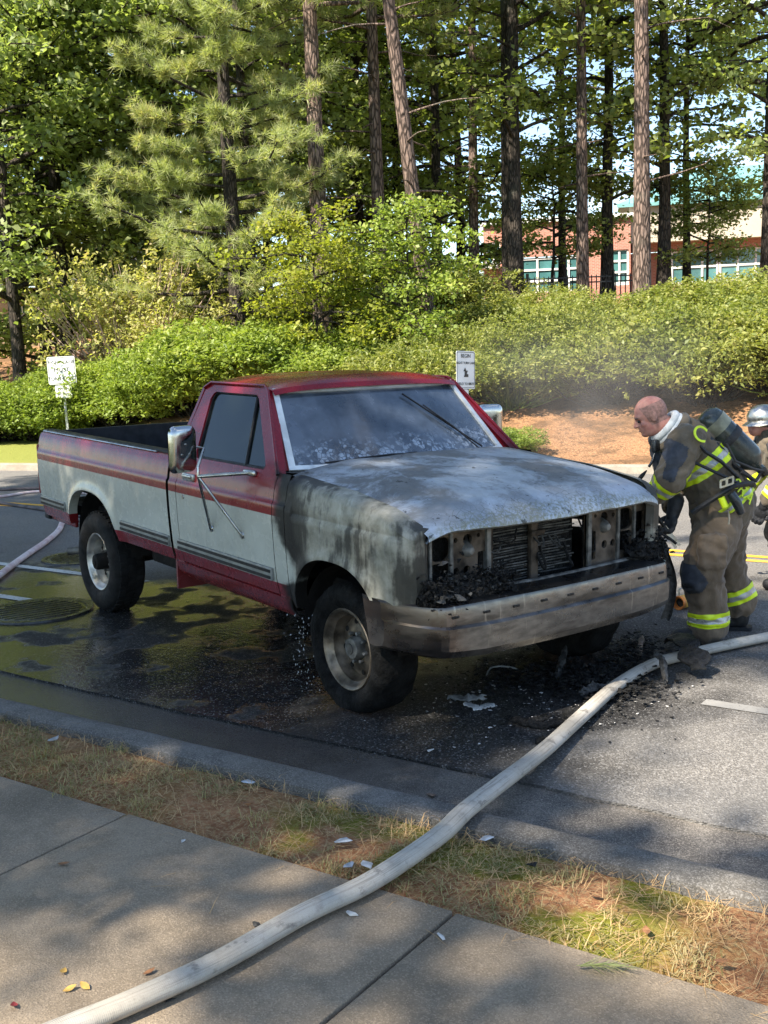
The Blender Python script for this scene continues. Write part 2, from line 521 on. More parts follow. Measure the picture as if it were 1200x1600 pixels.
# truck
def truck_paint():
    t = NT('truck_paint'); p = t.pos('Object'); x, y, z = t.xyz(p)
    n1 = t.noise(p, 3.2, 5, .6); n2 = t.noise(p, 14, 5, .6); st = t.noise(t.mapping(p, (22, 22, 2.2)), 1, 5, .6); fine = t.noise(p, 70, 4)
    red = t.mix(n1, (.155, .005, .010), (.21, .008, .014))
    white = t.mix(t.ramp(n1, .3, .7), (.40, .40, .345), (.47, .475, .415))
    upper = t.ramp(z, 1.017, 1.021); lower = t.ramp(z, .618, .622, 1, 0)
    c = t.mix(t.math('MAXIMUM', upper, lower), white, red)
    # road film low down and dust
    c = t.mix(t.ramp(t.math('ADD', z, t.math('MULTIPLY', n2, .25)), .55, .85, .35, 0), c, (.06, .045, .035))
    # fire damage: strongest at the nose, ragged towards the door
    e = t.math('ADD', t.math('ADD', x, t.math('MULTIPLY', t.math('SUBTRACT', n1, .5), .34)), t.math('MULTIPLY', t.math('SUBTRACT', st, .5), .10))
    keep = t.math('MULTIPLY', t.ramp(z, .72, .95, .16, 0), t.ramp(z, .60, .68))
    e = t.math('SUBTRACT', e, keep)
    e = t.math('ADD', e, t.ramp(z, 1.02, 1.2, 0, .07))
    burn = t.ramp(e, -.60, -.50)
    edge = t.math('MULTIPLY', t.ramp(e, -.66, -.55), t.ramp(e, -.40, -.24, 1, 0))
    ashy = t.mix(t.ramp(n2, .3, .7), (.20, .19, .15), (.34, .325, .275))
    ashy = t.mix(t.ramp(st, .52, .70, 0, .7), ashy, (.44, .43, .37))
    bias = t.math('ADD', t.ramp(x, -.45, -.12, .13, 0), t.ramp(x, .42, .62, 0, .10))
    sootm = t.ramp(t.math('ADD', t.math('ADD', t.math('MULTIPLY', n1, .65), t.math('MULTIPLY', st, .35)), bias), .50, .62)
    bc = t.mix(t.math('MULTIPLY', sootm, .90), ashy, (.028, .026, .022))
    rust = t.math('MULTIPLY', t.ramp(t.noise(p, 6, 5, .65), .60, .72), .5)
    bc = t.mix(rust, bc, (.15, .085, .045))
    bc = t.mix(t.math('MULTIPLY', edge, t.ramp(n2, .22, .5, .75, 1)), bc, (.014, .013, .012))
    c = t.mix(burn, c, bc)
    r = t.math('ADD', t.ramp(burn, 0, 1, .26, .52), t.math('MULTIPLY', t.math('SUBTRACT', n2, .5), .25))
    dent = t.noise(p, 2.6, 2)
    b = t.bump(fine, t.ramp(burn, 0, 1, .02, .35), .004)
    b = t.bump(dent, .12, .05, b)
    MT['truck_paint'] = t.end(t.bsdf(c, r, t.ramp(burn, 0, 1, 0, .25), b, .32, t.ramp(burn, 0, .6, .18, 0), .12))

    t = NT('hood_burnt'); p = t.pos('Object'); x, y, z = t.xyz(p)
    n1 = t.noise(t.mapping(p, (1, 1, 1), loc=(.3, .7, 0)), 2.3, 6, .62, .4); n2 = t.noise(p, 9, 6, .65, .5); fine = t.noise(p, 60, 5, .6)
    c = t.mix(t.ramp(n2, .3, .7), (.35, .385, .43), (.52, .555, .60))
    dk = t.ramp(t.math('ADD', t.math('MULTIPLY', n1, .72), t.math('MULTIPLY', n2, .28)), .44, .56)
    dk = t.math('MULTIPLY', dk, t.ramp(x, .40, .70, 1, .5))
    c = t.mix(t.math('MULTIPLY', dk, .86), c, t.mix(n2, (.045, .043, .04), (.17, .165, .15)))
    rear = t.ramp(t.math('ADD', x, t.math('MULTIPLY', n1, .35)), -.45, -.12, .9, 0)
    c = t.mix(rear, c, (.06, .057, .05))
    cr = t.voro(t.mapping(t.mix(.06, p, t.node('ShaderNodeTexNoise').outputs['Color']), (1, 1, 1)), 24, 'DISTANCE_TO_EDGE')
    crk = t.math('MULTIPLY', t.ramp(cr, .0, .05, .7, 0), t.math('MULTIPLY', t.ramp(t.math('ADD', x, t.math('MULTIPLY', n2, .3)), .66, .86), t.ramp(n1, .4, .55)))
    c = t.mix(crk, c, (.06, .055, .045))
    lip = t.math('MULTIPLY', t.ramp(t.math('ADD', x, t.math('MULTIPLY', n2, .12)), .68, .76), .8)
    c = t.mix(t.math('MULTIPLY', lip, t.ramp(fine, .4, .6)), c, (.20, .20, .13))
    c = t.mix(t.math('MULTIPLY', t.ramp(t.noise(p, 17, 4, .7), .63, .67), .8), c, (.03, .028, .025))
    b = t.bump(t.math('ADD', fine, t.math('MULTIPLY', dk, 1.2)), .35, .005)
    b = t.bump(t.noise(p, 2.2, 2), .25, .06, b)
    MT['hood_burnt'] = t.end(t.bsdf(c, t.math('ADD', t.ramp(dk, 0, 1, .34, .55), t.math('MULTIPLY', fine, .15)), .35, b, .5))

    t = NT('windshield_sooty'); p = t.pos('Object'); x, y, z = t.xyz(p)
    n1 = t.noise(p, 3.5, 5, .6); n2 = t.noise(p, 16, 5, .6)
    c = t.mix(t.ramp(n1, .3, .7), (.024, .032, .042), (.085, .105, .135))
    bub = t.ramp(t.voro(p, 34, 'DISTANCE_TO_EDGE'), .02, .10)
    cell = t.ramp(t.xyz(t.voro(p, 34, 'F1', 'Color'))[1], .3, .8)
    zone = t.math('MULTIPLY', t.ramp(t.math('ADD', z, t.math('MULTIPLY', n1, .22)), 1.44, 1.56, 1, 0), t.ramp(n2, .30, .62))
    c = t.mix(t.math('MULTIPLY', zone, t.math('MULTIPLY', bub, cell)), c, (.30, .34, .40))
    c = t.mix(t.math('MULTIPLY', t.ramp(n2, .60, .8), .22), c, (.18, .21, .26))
    r = t.ramp(n1, .3, .7, .10, .32)
    MT['windshield_sooty'] = t.end(t.bsdf(c, t.math('ADD', r, t.math('MULTIPLY', zone, .2)), 0, t.bump(t.math('MULTIPLY', bub, zone), .25, .004), .8, .5, .05))

    t = NT('side_glass'); p = t.pos('Object')
    n2 = t.noise(t.mapping(p, (9, 9, 2)), 1, 5, .6)
    gl = t.bsdf((.010, .014, .011), t.ramp(n2, .3, .8, .04, .2), 0, None, .5)
    tr = t.node('ShaderNodeBsdfTransparent'); tr.inputs[0].default_value = (.62, .68, .62, 1)
    mx = t.node('ShaderNodeMixShader'); mx.inputs[0].default_value = .78
    t.put(mx.inputs[1], tr.outputs[0]); t.put(mx.inputs[2], gl)
    MT['side_glass'] = t.end(mx.outputs[0])

    t = NT('bumper_burnt'); p = t.pos('Object'); x, y, z = t.xyz(p)
    n1 = t.noise(p, 4, 5, .6); n2 = t.noise(t.mapping(p, (4, 12, 30)), 1, 5, .6); n3 = t.noise(p, 40, 4)
    c = t.mix(t.ramp(n2, .25, .75), (.125, .124, .122), (.225, .222, .215))
    near = t.ramp(t.math('ADD', y, t.math('MULTIPLY', n1, .5)), -.70, -.30, 1, 0)
    c = t.mix(t.math('MULTIPLY', near, .6), c, t.mix(t.ramp(n1, .4, .6), (.10, .055, .035), (.20, .15, .12)))
    c = t.mix(t.math('MULTIPLY', t.ramp(t.noise(t.mapping(p, (3, 3, 14)), 1, 4), .52, .70), .7), c, (.05, .047, .045))
    c = t.mix(t.math('MULTIPLY', t.ramp(z, .692, .708), .75), c, (.05, .052, .058))
    c = t.mix(t.math('MULTIPLY', t.ramp(t.noise(t.mapping(p, (3, 26, 3)), 1, 3), .63, .70), .3), c, (.5, .48, .44))
    MT['bumper_burnt'] = t.end(t.bsdf(c, t.ramp(n1, .3, .7, .20, .36), .9, t.bump(n3, .08, .002), .5))
truck_paint()
plain('char', (.013, .0125, .012), .6, 0, .7, 40, .9, 70, .02, spec=.2)
plain('char_grey', (.06, .058, .055), .8, 0, .6, 20, .9, 60, .015, spec=.2)
plain('char_shiny', (.012, .012, .012), .35, 0, .5, 30, .7, 60, .01, spec=.2)
plain('ash_metal', (.15, .146, .135), .6, .35, .55, 14, .5, 50, .006, spec=.2)
plain('rust_metal', (.20, .135, .095), .75, .2, .6, 9, .5, 60, .006)
plain('support_metal', (.085, .066, .05), .7, .2, .8, 8, .4, 60, .006, spec=.2)
plain('black_plastic', (.016, .016, .017), .5, 0, .3, 12, .2, spec=.2)
plain('bed_liner', (.018, .019, .022), .55, 0, .3, 12, .2, spec=.2)
plain('underbody', (.012, .011, .010), .85, 0, .4, 10, .5, spec=.2)
plain('rubber', (.012, .012, .012), .8, 0, .35, 12, .35, 90, .004, spec=.15)
plain('rubber_burnt', (.005, .005, .005), .85, 0, .7, 12, .8, 40, .015, spec=.15)
plain('chrome', (.52, .52, .50), .16, 1, .12, 5, .04)
plain('chrome_dull', (.40, .40, .38), .32, 1, .3, 9, .1)
plain('rim_chrome', (.40, .39, .36), .38, .9, .4, 9, .2)
plain('rim_burnt', (.15, .122, .092), .48, .8, .6, 10, .3)
plain('trim_white', (.62, .63, .62), .4, .2, .2, 8, .1)
plain('moulding_grey', (.20, .205, .19), .45, 0, .2, 10, .1)
plain('seat_fabric', (.035, .03, .028), .9, 0, .3, 20, .4)
plain('paint_inner_red', (.16, .008, .012), .5, 0, .3, 6, .1)
plain('amber_plastic', (.35, .10, .01), .3)

# firefighters
def turnout(name, c1, c2):
    t = NT(name); p = t.pos('Object')
    n1 = t.noise(p, 3, 5, .6); n2 = t.noise(p, 12, 4)
    c = t.mix(t.ramp(n1, .3, .7), c1, c2)
    c = t.mix(t.ramp(t.noise(p, 5, 5, .7), .54, .72, 0, .6), c, (.035, .03, .025))
    wv = t.noise(p, 260, 2)
    b = t.bump(wv, .25, .002); b = t.bump(t.noise(t.mapping(p, (1, 1, 1)), 9, 4, .55, .6), .55, .03, b)
    MT[name] = t.end(t.bsdf(c, .88, 0, b, .2, sheen=.15))
turnout('turnout_tan', (.085, .068, .046), (.14, .112, .080))
turnout('turnout_brown', (.10, .073, .048), (.165, .122, .084))
plain('patch_dark', (.028, .032, .042), .75, 0, .3, 14, .4, 40, .01)
plain('band_yellow', (.62, .78, .02), .45, 0, .12, 10, .2)
plain('band_silver', (.42, .42, .40), .35, .3, .15, 10, .2)
plain('glove_black', (.016, .016, .018), .7, 0, .3, 18, .6, 40, .01)
plain('boot_black', (.014, .013, .013), .6, 0, .4, 14, .4, 40, .01)
plain('webbing', (.020, .020, .022), .7, 0, .3, 30, .3)
plain('hood_knit', (.52, .53, .52), .9, 0, .15, 20, .5, 90, .006)
plain('tank', (.035, .042, .038), .28, 0, .6, 7, .15)
plain('tank_band', (.20, .20, .14), .5, 0, .4, 10, .1)
plain('lamp_black', (.018, .022, .026), .3)
def skin():
    t = NT('skin'); p = t.pos('Object')
    c = t.mix(t.ramp(t.noise(p, 14, 5), .3, .7), (.40, .15, .115), (.56, .27, .205))
    c = t.mix(t.ramp(t.noise(p, 90, 3), .55, .7, 0, .25), c, (.25, .11, .09))
    n = t.node('ShaderNodeBsdfPrincipled')
    t.put(n.inputs['Base Color'], c); n.inputs['Roughness'].default_value = .55
    n.inputs['Subsurface Weight'].default_value = .15; n.inputs['Subsurface Radius'].default_value = (.02, .008, .005)
    t.put(n.inputs['Normal'], t.bump(t.noise(p, 180, 3), .15, .002))
    MT['skin'] = t.end(n.outputs[0])
skin()
plain('eye_dark', (.02, .015, .012), .2)
plain('stubble', (.16, .11, .09), .8)
plain('hair_short', (.27, .145, .115), .8, 0, .3, 60, .5, 300, .002)

# hose and things on the ground
def hose_mat():
    t = NT('hose_jacket'); p = t.pos('World')
    n1 = t.noise(p, 3, 5, .6); n2 = t.noise(p, 18, 5, .65); w = t.noise(t.mapping(p, (260, 260, 260)), 1, 2)
    c = t.mix(t.ramp(n1, .3, .7), (.36, .325, .27), (.50, .46, .40))
    c = t.mix(t.ramp(n2, .50, .78, 0, .55), c, (.18, .155, .13))
    c = t.mix(t.ramp(w, .35, .65, .12, 0), c, (.12, .11, .10))
    uv = t.node('ShaderNodeUVMap').outputs[0]; uu = t.xyz(uv)
    rib = t.node('ShaderNodeMath'); rib.operation = 'SINE'
    t.put(rib.inputs[0], t.math('MULTIPLY', uu[0], 1100.0))
    b = t.bump(rib.outputs[0], .22, .002); b = t.bump(n2, .3, .006, b)
    stz = t.noise(t.mapping(uv, (2.5, 26, 1)), 1, 5, .65)
    c = t.mix(t.ramp(stz, .48, .70, 0, .7), c, (.17, .15, .125))
    c = t.mix(t.ramp(t.noise(t.mapping(uv, (9, 3, 1)), 1, 4, .7), .56, .66, 0, .6), c, (.12, .105, .09))
    MT['hose_jacket'] = t.end(t.bsdf(c, .8, 0, b, .25))
    t = NT('hose_pink'); p = t.pos('World')
    c = t.mix(t.ramp(t.noise(p, 5, 5, .65), .35, .65), (.52, .36, .34), (.66, .56, .54))
    MT['hose_pink'] = t.end(t.bsdf(c, .8, 0, t.bump(t.noise(p, 60, 3), .3, .004)))
hose_mat()
plain('hose_dark', (.075, .06, .06), .75, 0, .4, 6, .3)
plain('brass', (.55, .33, .06), .5, .2, .4, 12, .2)
plain('brass_orange', (.50, .17, .03), .55, .1, .4, 12, .2)
plain('iron_cover', (.028, .027, .026), .3, .3, .4, 12, .5, 60, .006)
plain('paint_chip', (.36, .38, .40), .6, 0, .4, 20, .4)
plain('pale_rubble', (.52, .50, .47), .8, 0, .3, 20, .6)
plain('leaf_litter_yellow', (.50, .30, .07), .7, 0, .3, 20, .3)
plain('leaf_litter_red', (.22, .025, .025), .7, 0, .3, 20, .3)
plain('leaf_litter_brown', (.22, .10, .04), .8, 0, .4, 20, .3)
plain('straw', (.38, .24, .11), .8, 0, .3, 9, .2)
plain('galvanised', (.42, .43, .43), .5, .4, .2, 9, .2)
plain('sign_white', (.78, .79, .77), .45, 0, .06, 5, .05)
plain('sign_black', (.02, .02, .02), .5)
plain('wood_post', (.42, .33, .26), .8)
plain('iron_black', (.012, .012, .012), .5)
def brick_wall():
    t = NT('brick_wall'); p = t.pos('Object'); x, y, z = t.xyz(p)
    cmb = t.node('ShaderNodeCombineXYZ'); t.put(cmb.inputs[0], x); t.put(cmb.inputs[1], z)
    b = t.node('ShaderNodeTexBrick'); t.put(b.inputs['Vector'], cmb.outputs[0])
    b.inputs['Scale'].default_value = 1.0; b.inputs['Brick Width'].default_value = .21; b.inputs['Row Height'].default_value = .075
    b.inputs['Mortar Size'].default_value = .008
    b.inputs['Color1'].default_value = (.33, .115, .075, 1); b.inputs['Color2'].default_value = (.42, .155, .10, 1); b.inputs['Mortar'].default_value = (.42, .33, .27, 1)
    c = t.mix(t.ramp(t.noise(p, .5, 3), .3, .7, 0, .25), b.outputs['Color'], (.30, .12, .09))
    MT['brick_wall'] = t.end(t.bsdf(c, .9, 0, t.bump(b.outputs['Fac'], -.4, .01)))
brick_wall()
plain('stucco_cream', (.46, .40, .31), .9, 0, .08, 1, .3, 30, .01)
plain('trim_stone', (.66, .64, .60), .8, 0, .08, 2, .1)
plain('roof_teal', (.17, .36, .345), .45, .1, .12, 1, .1)
plain('window_glass', (.06, .16, .16), .08, 0, .3, .8, .02, spec=.8)
plain('house_tan', (.42, .30, .20), .9, 0, .1, 2, .2)
leaf_mat('grass_blade', (.13, .14, .04), (.34, .28, .13), (.52, .41, .22), .3)
# ------------------------------------------------------------------ the setting
def struct(name, mb_or_me, mat, smooth=None):
    o = mb_or_me.build(name, MT[mat], None, smooth) if isinstance(mb_or_me, MB) else obj(name, mb_or_me, None, MT[mat])
    o['kind'] = 'structure'
    return o

K_FRONT, K_BACK, SW_EDGE, SW_BACK, ASPH = -1.86, -2.04, -2.60, -4.35, -1.33
def asph_edge(s):
    return ASPH + .05*mnoise.noise(Vector((s*.5, 3, 0))) + .018*mnoise.noise(Vector((s*4, 7, 0)))

# far ground reaching the horizon
mb = MB(); mb.add([(-600, -600, -.09), (600, -600, -.09), (600, 600, -.09), (-600, 600, -.09)], [(0, 1, 2, 3)])
struct('ground', mb, 'yard_grass')

# road between the asphalt edge and the far gutter
ss = list(np.arange(-70, -8, 2.0)) + list(np.arange(-8, 8, .12)) + list(np.arange(8, 60, 2.0))
rows = []
for s in ss:
    a, b = asph_edge(s), n_kerb(s)-.02
    rows.append([RD(s, a+.004, -.03), RD(s, a, 0.0)] + [RD(s, a+(b-a)*k/6, 0.0) for k in range(1, 7)])
mb = MB(); mb.grid(rows)
struct('road', mb, 'asphalt')
# concrete gutter pan, a little lower than the asphalt
rows = [[RD(s, asph_edge(s)+.05, -.014), RD(s, K_FRONT-.01, -.022)] for s in ss]
mb = MB(); mb.grid(rows)
struct('gutter', mb, 'gutter_concrete')

# painted lines
def line(name, pts, w, mat, z=.004):
    rows = []
    for i, (s, n) in enumerate(pts):
        rows.append([RD(s, n-w/2, z), RD(s, n+w/2, z)])
    m = MB(); m.grid(rows); return struct(name, m, mat)
for n0, z in ((4.22, .004), (4.22+.21, .004)):
    line('yellow_centre_line', [(s, n0+.012*(s+4)) for s in np.arange(-45, 30, 3)], .10, 'line_yellow')
line('white_bicycle_lane_line', [(s, .16) for s in np.arange(-30, -3.3, 1.3)], .10, 'line_white')
line('white_bicycle_lane_line', [(s, .17) for s in np.arange(1.35, 14, 1.3)], .10, 'line_white_worn')
line('white_bicycle_lane_line', [(s, 1.15) for s in np.arange(-30, -3.8, 2)], .10, 'line_white')

# near kerb: cast sections with open joints, slightly out of line with each other
kerb = bpy.data.objects.new('kerb', None); C.objects.link(kerb); kerb['kind'] = 'structure'
cuts = [-40, -22, -13, -8.2, -5.1, -2.05, 1.03, 4.1, 7.2, 14, 30]
rk = random.Random(4)
for a, b in zip(cuts[:-1], cuts[1:]):
    dz = rk.uniform(-.008, .006); dn = rk.uniform(-.008, .008)
    prof = [(K_FRONT+.035, -.06), (K_FRONT+.012, .07), (K_FRONT-.012, .094), (K_FRONT-.04, .10), (K_BACK+.025, .10), (K_BACK+.006, .092), (K_BACK, .07), (K_BACK, -.06)]
    N = max(2, int((b-a)/.25)); rows = []
    for i in range(N+1):
        s = a+.006+(b-a-.012)*i/N
        rows.append([RD(s, n+dn+.006*mnoise.noise(Vector((s*2, n*9, 1))), z+dz+(.006*mnoise.noise(Vector((s*3, n*14, 5))) if z > 0 else 0)) for n, z in prof])
    m = MB(); m.grid(rows)
    m.add(rows[0], [tuple(range(len(prof)))]); m.add(rows[-1], [tuple(range(len(prof)))[::-1]])
    o = m.build('kerb_section', MT['kerb_concrete'], kerb, 40)
# sidewalk slabs with recessed joints
walk = bpy.data.objects.new('sidewalk', None); C.objects.link(walk); walk['kind'] = 'structure'
J = [-.155+1.575*k for k in range(-14, 12)]
m = MB(); m.box((0, 0, -.0), (1.575-.014, SW_EDGE-SW_BACK, .10), None, .006)
slab_me = m.mesh('slab', 30)
slab_me.materials.append(MT['sidewalk_concrete'])
for i in range(len(J)-1):
    o = bpy.data.objects.new('slab', slab_me); C.objects.link(o); o.parent = walk
    o.location = RD((J[i]+J[i+1])/2, (SW_EDGE+SW_BACK)/2, .03+rk.uniform(-.004, .004))
    o.rotation_euler = (rk.uniform(-.002, .002), rk.uniform(-.002, .002), TH)
m = MB(); m.grid([[RD(s, SW_BACK-.0, -.005), RD(s, SW_EDGE+.0, -.005)] for s in (-40, 40)])
struct('sidewalk_bed', m, 'verge_soil')
# soil verge between kerb and sidewalk
rows = []
for s in np.arange(-24, 14, .06):
    row = []
    for k in range(13):
        n = K_BACK+.0 + (SW_EDGE-K_BACK)*k/12
        e = min(k, 12-k)/6
        z = .045 + .032*e + .022*mnoise.noise(Vector((s*3, n*3, 0))) + .010*mnoise.noise(Vector((s*14, n*14, 2)))
        row.append(RD(float(s), n, z))
    rows.append(row)
m = MB(); m.grid(rows)
verge = m.build('verge', MT['verge_soil'], None, 60); verge['kind'] = 'structure'
# yard behind the sidewalk, on the camera's side
m = MB(); m.grid([[RD(s, SW_BACK-.01-k, .05) for k in (0, 10, 60)] for s in (-60, -20, 20, 60)])
struct('yard', m, 'yard_grass')

# far kerb, and the bank behind it
rows = []; prof = [(-.04, -.05), (-.02, .11), (.02, .13), (.15, .13), (.18, .10)]
ks = np.arange(-70, 60, 1.0)
for s in ks:
    rows.append([RD(float(s), n_kerb(s)+n, z) for n, z in prof])
m = MB(); m.grid(rows)
struct('far_kerb', m, 'far_concrete', 40)
rows = []
for s in ks:
    if s < -9.5:
        rows.append([RD(float(s), n_kerb(s)+.17, .115), RD(float(s), n_kerb(s)+1.0, .128)])
m = MB(); m.grid(rows)
struct('far_path', m, 'far_concrete')
ds = list(np.arange(0, 4, .25)) + list(np.arange(4, 20, .7)) + list(np.arange(20, 100, 6.0))
rows = [[RD(float(s), n_kerb(s)+.18+float(d), bank_z(s, d)-.03*(d < .1)) for d in ds] for s in np.arange(-90, 60, .7)]
m = MB(); m.grid(rows)
bank = m.build('bank', MT['bank_straw'], None, 180); bank['kind'] = 'structure'

# manhole covers set into the road
def manhole(p, R_, label):
    t = thing('manhole_cover', label, 'manhole cover', (p.x, p.y, 0))
    m = MB(); m.lathe([(0, .012), (R_*.93, .012), (R_*.95, .009), (R_*.95, -.01)], (0, 0, 0), (0, 0, 1), 40)
    for k in range(-4, 5):
        L = math.sqrt(max(0, (R_*.86)**2-(k*R_*.19)**2))
        m.box((k*R_*.19, 0, .014), (R_*.06, 2*L, .006))
    m.build('cover', MT['iron_cover'], t, 40)
    m = MB(); m.lathe([(R_*.965, -.01), (R_*.965, .013), (R_*1.1, .015), (R_*1.13, -.02)], (0, 0, 0), (0, 0, 1), 40)
    m.build('ring', MT['iron_cover'], t, 40)
    return t
manhole(on_ground(58, 955), .40, 'wet iron manhole cover in the road beside the rear tyre')
manhole(on_ground(128, 872), .36, 'iron manhole cover by the pinkish hose, behind the exhaust pipes')

# ------------------------------------------------------------------ grass and straw on the verge
rg = np.random.default_rng(11)
def blades(n, name, mat, pts, length, spread, width, lay=0.0):
    """thin bent blades growing from pts"""
    az = rg.uniform(0, 2*math.pi, n); L = length*rg.uniform(.5, 1.4, n); tilt = np.clip(rg.normal(spread, .3, n), 0, 1.5)
    d = np.stack([np.cos(az), np.sin(az), 0*az], 1); u = np.stack([-np.sin(az), np.cos(az), 0*az], 1)
    up = np.array([0, 0, 1.0])
    mid = pts + d*(L*np.sin(tilt)*.45)[:, None] + up*(L*np.cos(tilt)*.6)[:, None]
    tip = pts + d*(L*np.sin(tilt)*1.0)[:, None] + up*(L*np.cos(tilt)*(.9-.5*np.sin(tilt)))[:, None]
    w = (width*rg.uniform(.6, 1.3, n))[:, None]
    V = np.stack([pts-u*w, pts+u*w, mid+u*w*.8, tip, mid-u*w*.8], 1).reshape(-1, 3)
    b = np.arange(n)*5
    F = np.stack([b, b+1, b+2, b+4], 1); F2 = np.stack([b+4, b+2, b+3, b+3], 1)
    me = bpy.data.meshes.new(name)
    faces = F.tolist() + [f[:3] for f in F2.tolist()]
    me.from_pydata(V.tolist(), [], faces)
    return obj(name, me, None, MT[mat])
def verge_pts(n, s0, s1, n0, n1, z=.07):
    s = rg.uniform(s0, s1, n); q = rg.uniform(min(n0, n1), max(n0, n1), n)
    return np.array([RD(a, b, .055 + .032*(1-abs((b-K_BACK)/(SW_EDGE-K_BACK)-.5)*2) + .022*mnoise.noise(Vector((a*3, b*3, 0)))) for a, b in zip(s, q)])
P = verge_pts(42000, -9, 5, K_BACK-.02, SW_EDGE+.02)
dens = np.array([mnoise.noise(Vector((p[0]*1.7, p[1]*1.7, 4))) + .6*mnoise.noise(Vector((p[0]*6, p[1]*6, 9))) for p in P])
P = P[dens > -.12]
o = blades(len(P), 'verge_grass', 'grass_blade', P, .040, 1.15, .0017)
tag(o, 'thin dry grass growing on the soil verge beside the kerb', 'grass', kind='stuff')
P = verge_pts(2600, -8, 5, K_BACK-.02, SW_EDGE)
cl = P[rg.integers(0, 70, 2600)] + np.concatenate([rg.normal(0, .035, (2600, 2)), np.zeros((2600, 1))], 1)
o = blades(2600, 'grass_tufts', 'grass_blade', cl, .065, .8, .0018)
tag(o, 'longer tufts of grass standing out of the verge', 'grass', kind='stuff')
# fallen pine needles on verge and sidewalk
P = verge_pts(9000, -8, 5, K_BACK, SW_EDGE-.03); P[:, 2] += .008
P2 = np.array([RD(rg.uniform(-5, 4), rg.uniform(SW_BACK, SW_EDGE), .083) for _ in range(26)])
P = np.concatenate([P, P2])
o = blades(len(P), 'fallen_pine_needles', 'straw', P, .11, 1.45, .0012)
tag(o, 'fallen brown pine needles scattered over verge and sidewalk', 'pine needles', kind='stuff')
# ------------------------------------------------------------------ vegetation
def tube_np(pts, radii, k=6):
    pts = np.asarray(pts, float); n = len(pts)
    t = np.gradient(pts, axis=0); t /= np.linalg.norm(t, axis=1)[:, None]+1e-9
    a = np.where(np.abs(t[:, 2:3]) < .9, np.array([[0, 0, 1.]]), np.array([[1., 0, 0]]))
    u = np.cross(t, a); u /= np.linalg.norm(u, axis=1)[:, None]+1e-9
    w = np.cross(t, u)
    ang = np.arange(k)*2*math.pi/k
    V = pts[:, None, :] + (u[:, None, :]*np.cos(ang)[None, :, None] + w[:, None, :]*np.sin(ang)[None, :, None])*np.asarray(radii)[:, None, None]
    i = np.arange(n-1)[:, None]; j = np.arange(k)[None, :]
    F = np.stack([i*k+j, i*k+(j+1) % k, (i+1)*k+(j+1) % k, (i+1)*k+j], -1).reshape(-1, 4)
    return V.reshape(-1, 3), F

class NP:
    def __init__(s): s.V = []; s.F = []; s.n = 0
    def add(s, V, F):
        s.V.append(V); s.F.append(F+s.n); s.n += len(V)
    def mesh(s, name, mat, smooth=False):
        me = np_mesh(name, np.concatenate(s.V), np.concatenate(s.F)); me.materials.append(MT[mat])
        if smooth: me.polygons.foreach_set('use_smooth', [True]*len(me.polygons))
        return me

def leaf_quads(rng, P, size, up=.5, asp=.55):
    n = len(P)
    nrm = rng.normal(0, 1, (n, 3)); nrm[:, 2] = np.abs(nrm[:, 2])*(1+up*2); nrm /= np.linalg.norm(nrm, axis=1)[:, None]
    a = rng.normal(0, 1, (n, 3)); a -= nrm*np.sum(a*nrm, 1)[:, None]; a /= np.linalg.norm(a, axis=1)[:, None]+1e-9
    b = np.cross(nrm, a)
    L = (size*rng.uniform(.65, 1.35, n))[:, None]
    V = np.stack([P-a*L*.5, P+b*L*asp*.5-a*L*.08+nrm*L*.10, P+a*L*.55-nrm*L*.05, P-b*L*asp*.5-a*L*.08+nrm*L*.10], 1).reshape(-1, 3)
    i = np.arange(n)*4
    return V, np.stack([i, i+1, i+2, i+3], 1)

def trunk_line(rng, H, wob, lean=(0, 0), n=12):
    z = np.linspace(-.35, H, n); t = np.clip(z/H, 0, 1)
    x = lean[0]*z + wob*np.cumsum(rng.normal(0, 1, n))*.18*t; y = lean[1]*z + wob*np.cumsum(rng.normal(0, 1, n))*.18*t
    return np.stack([x, y, z], 1)

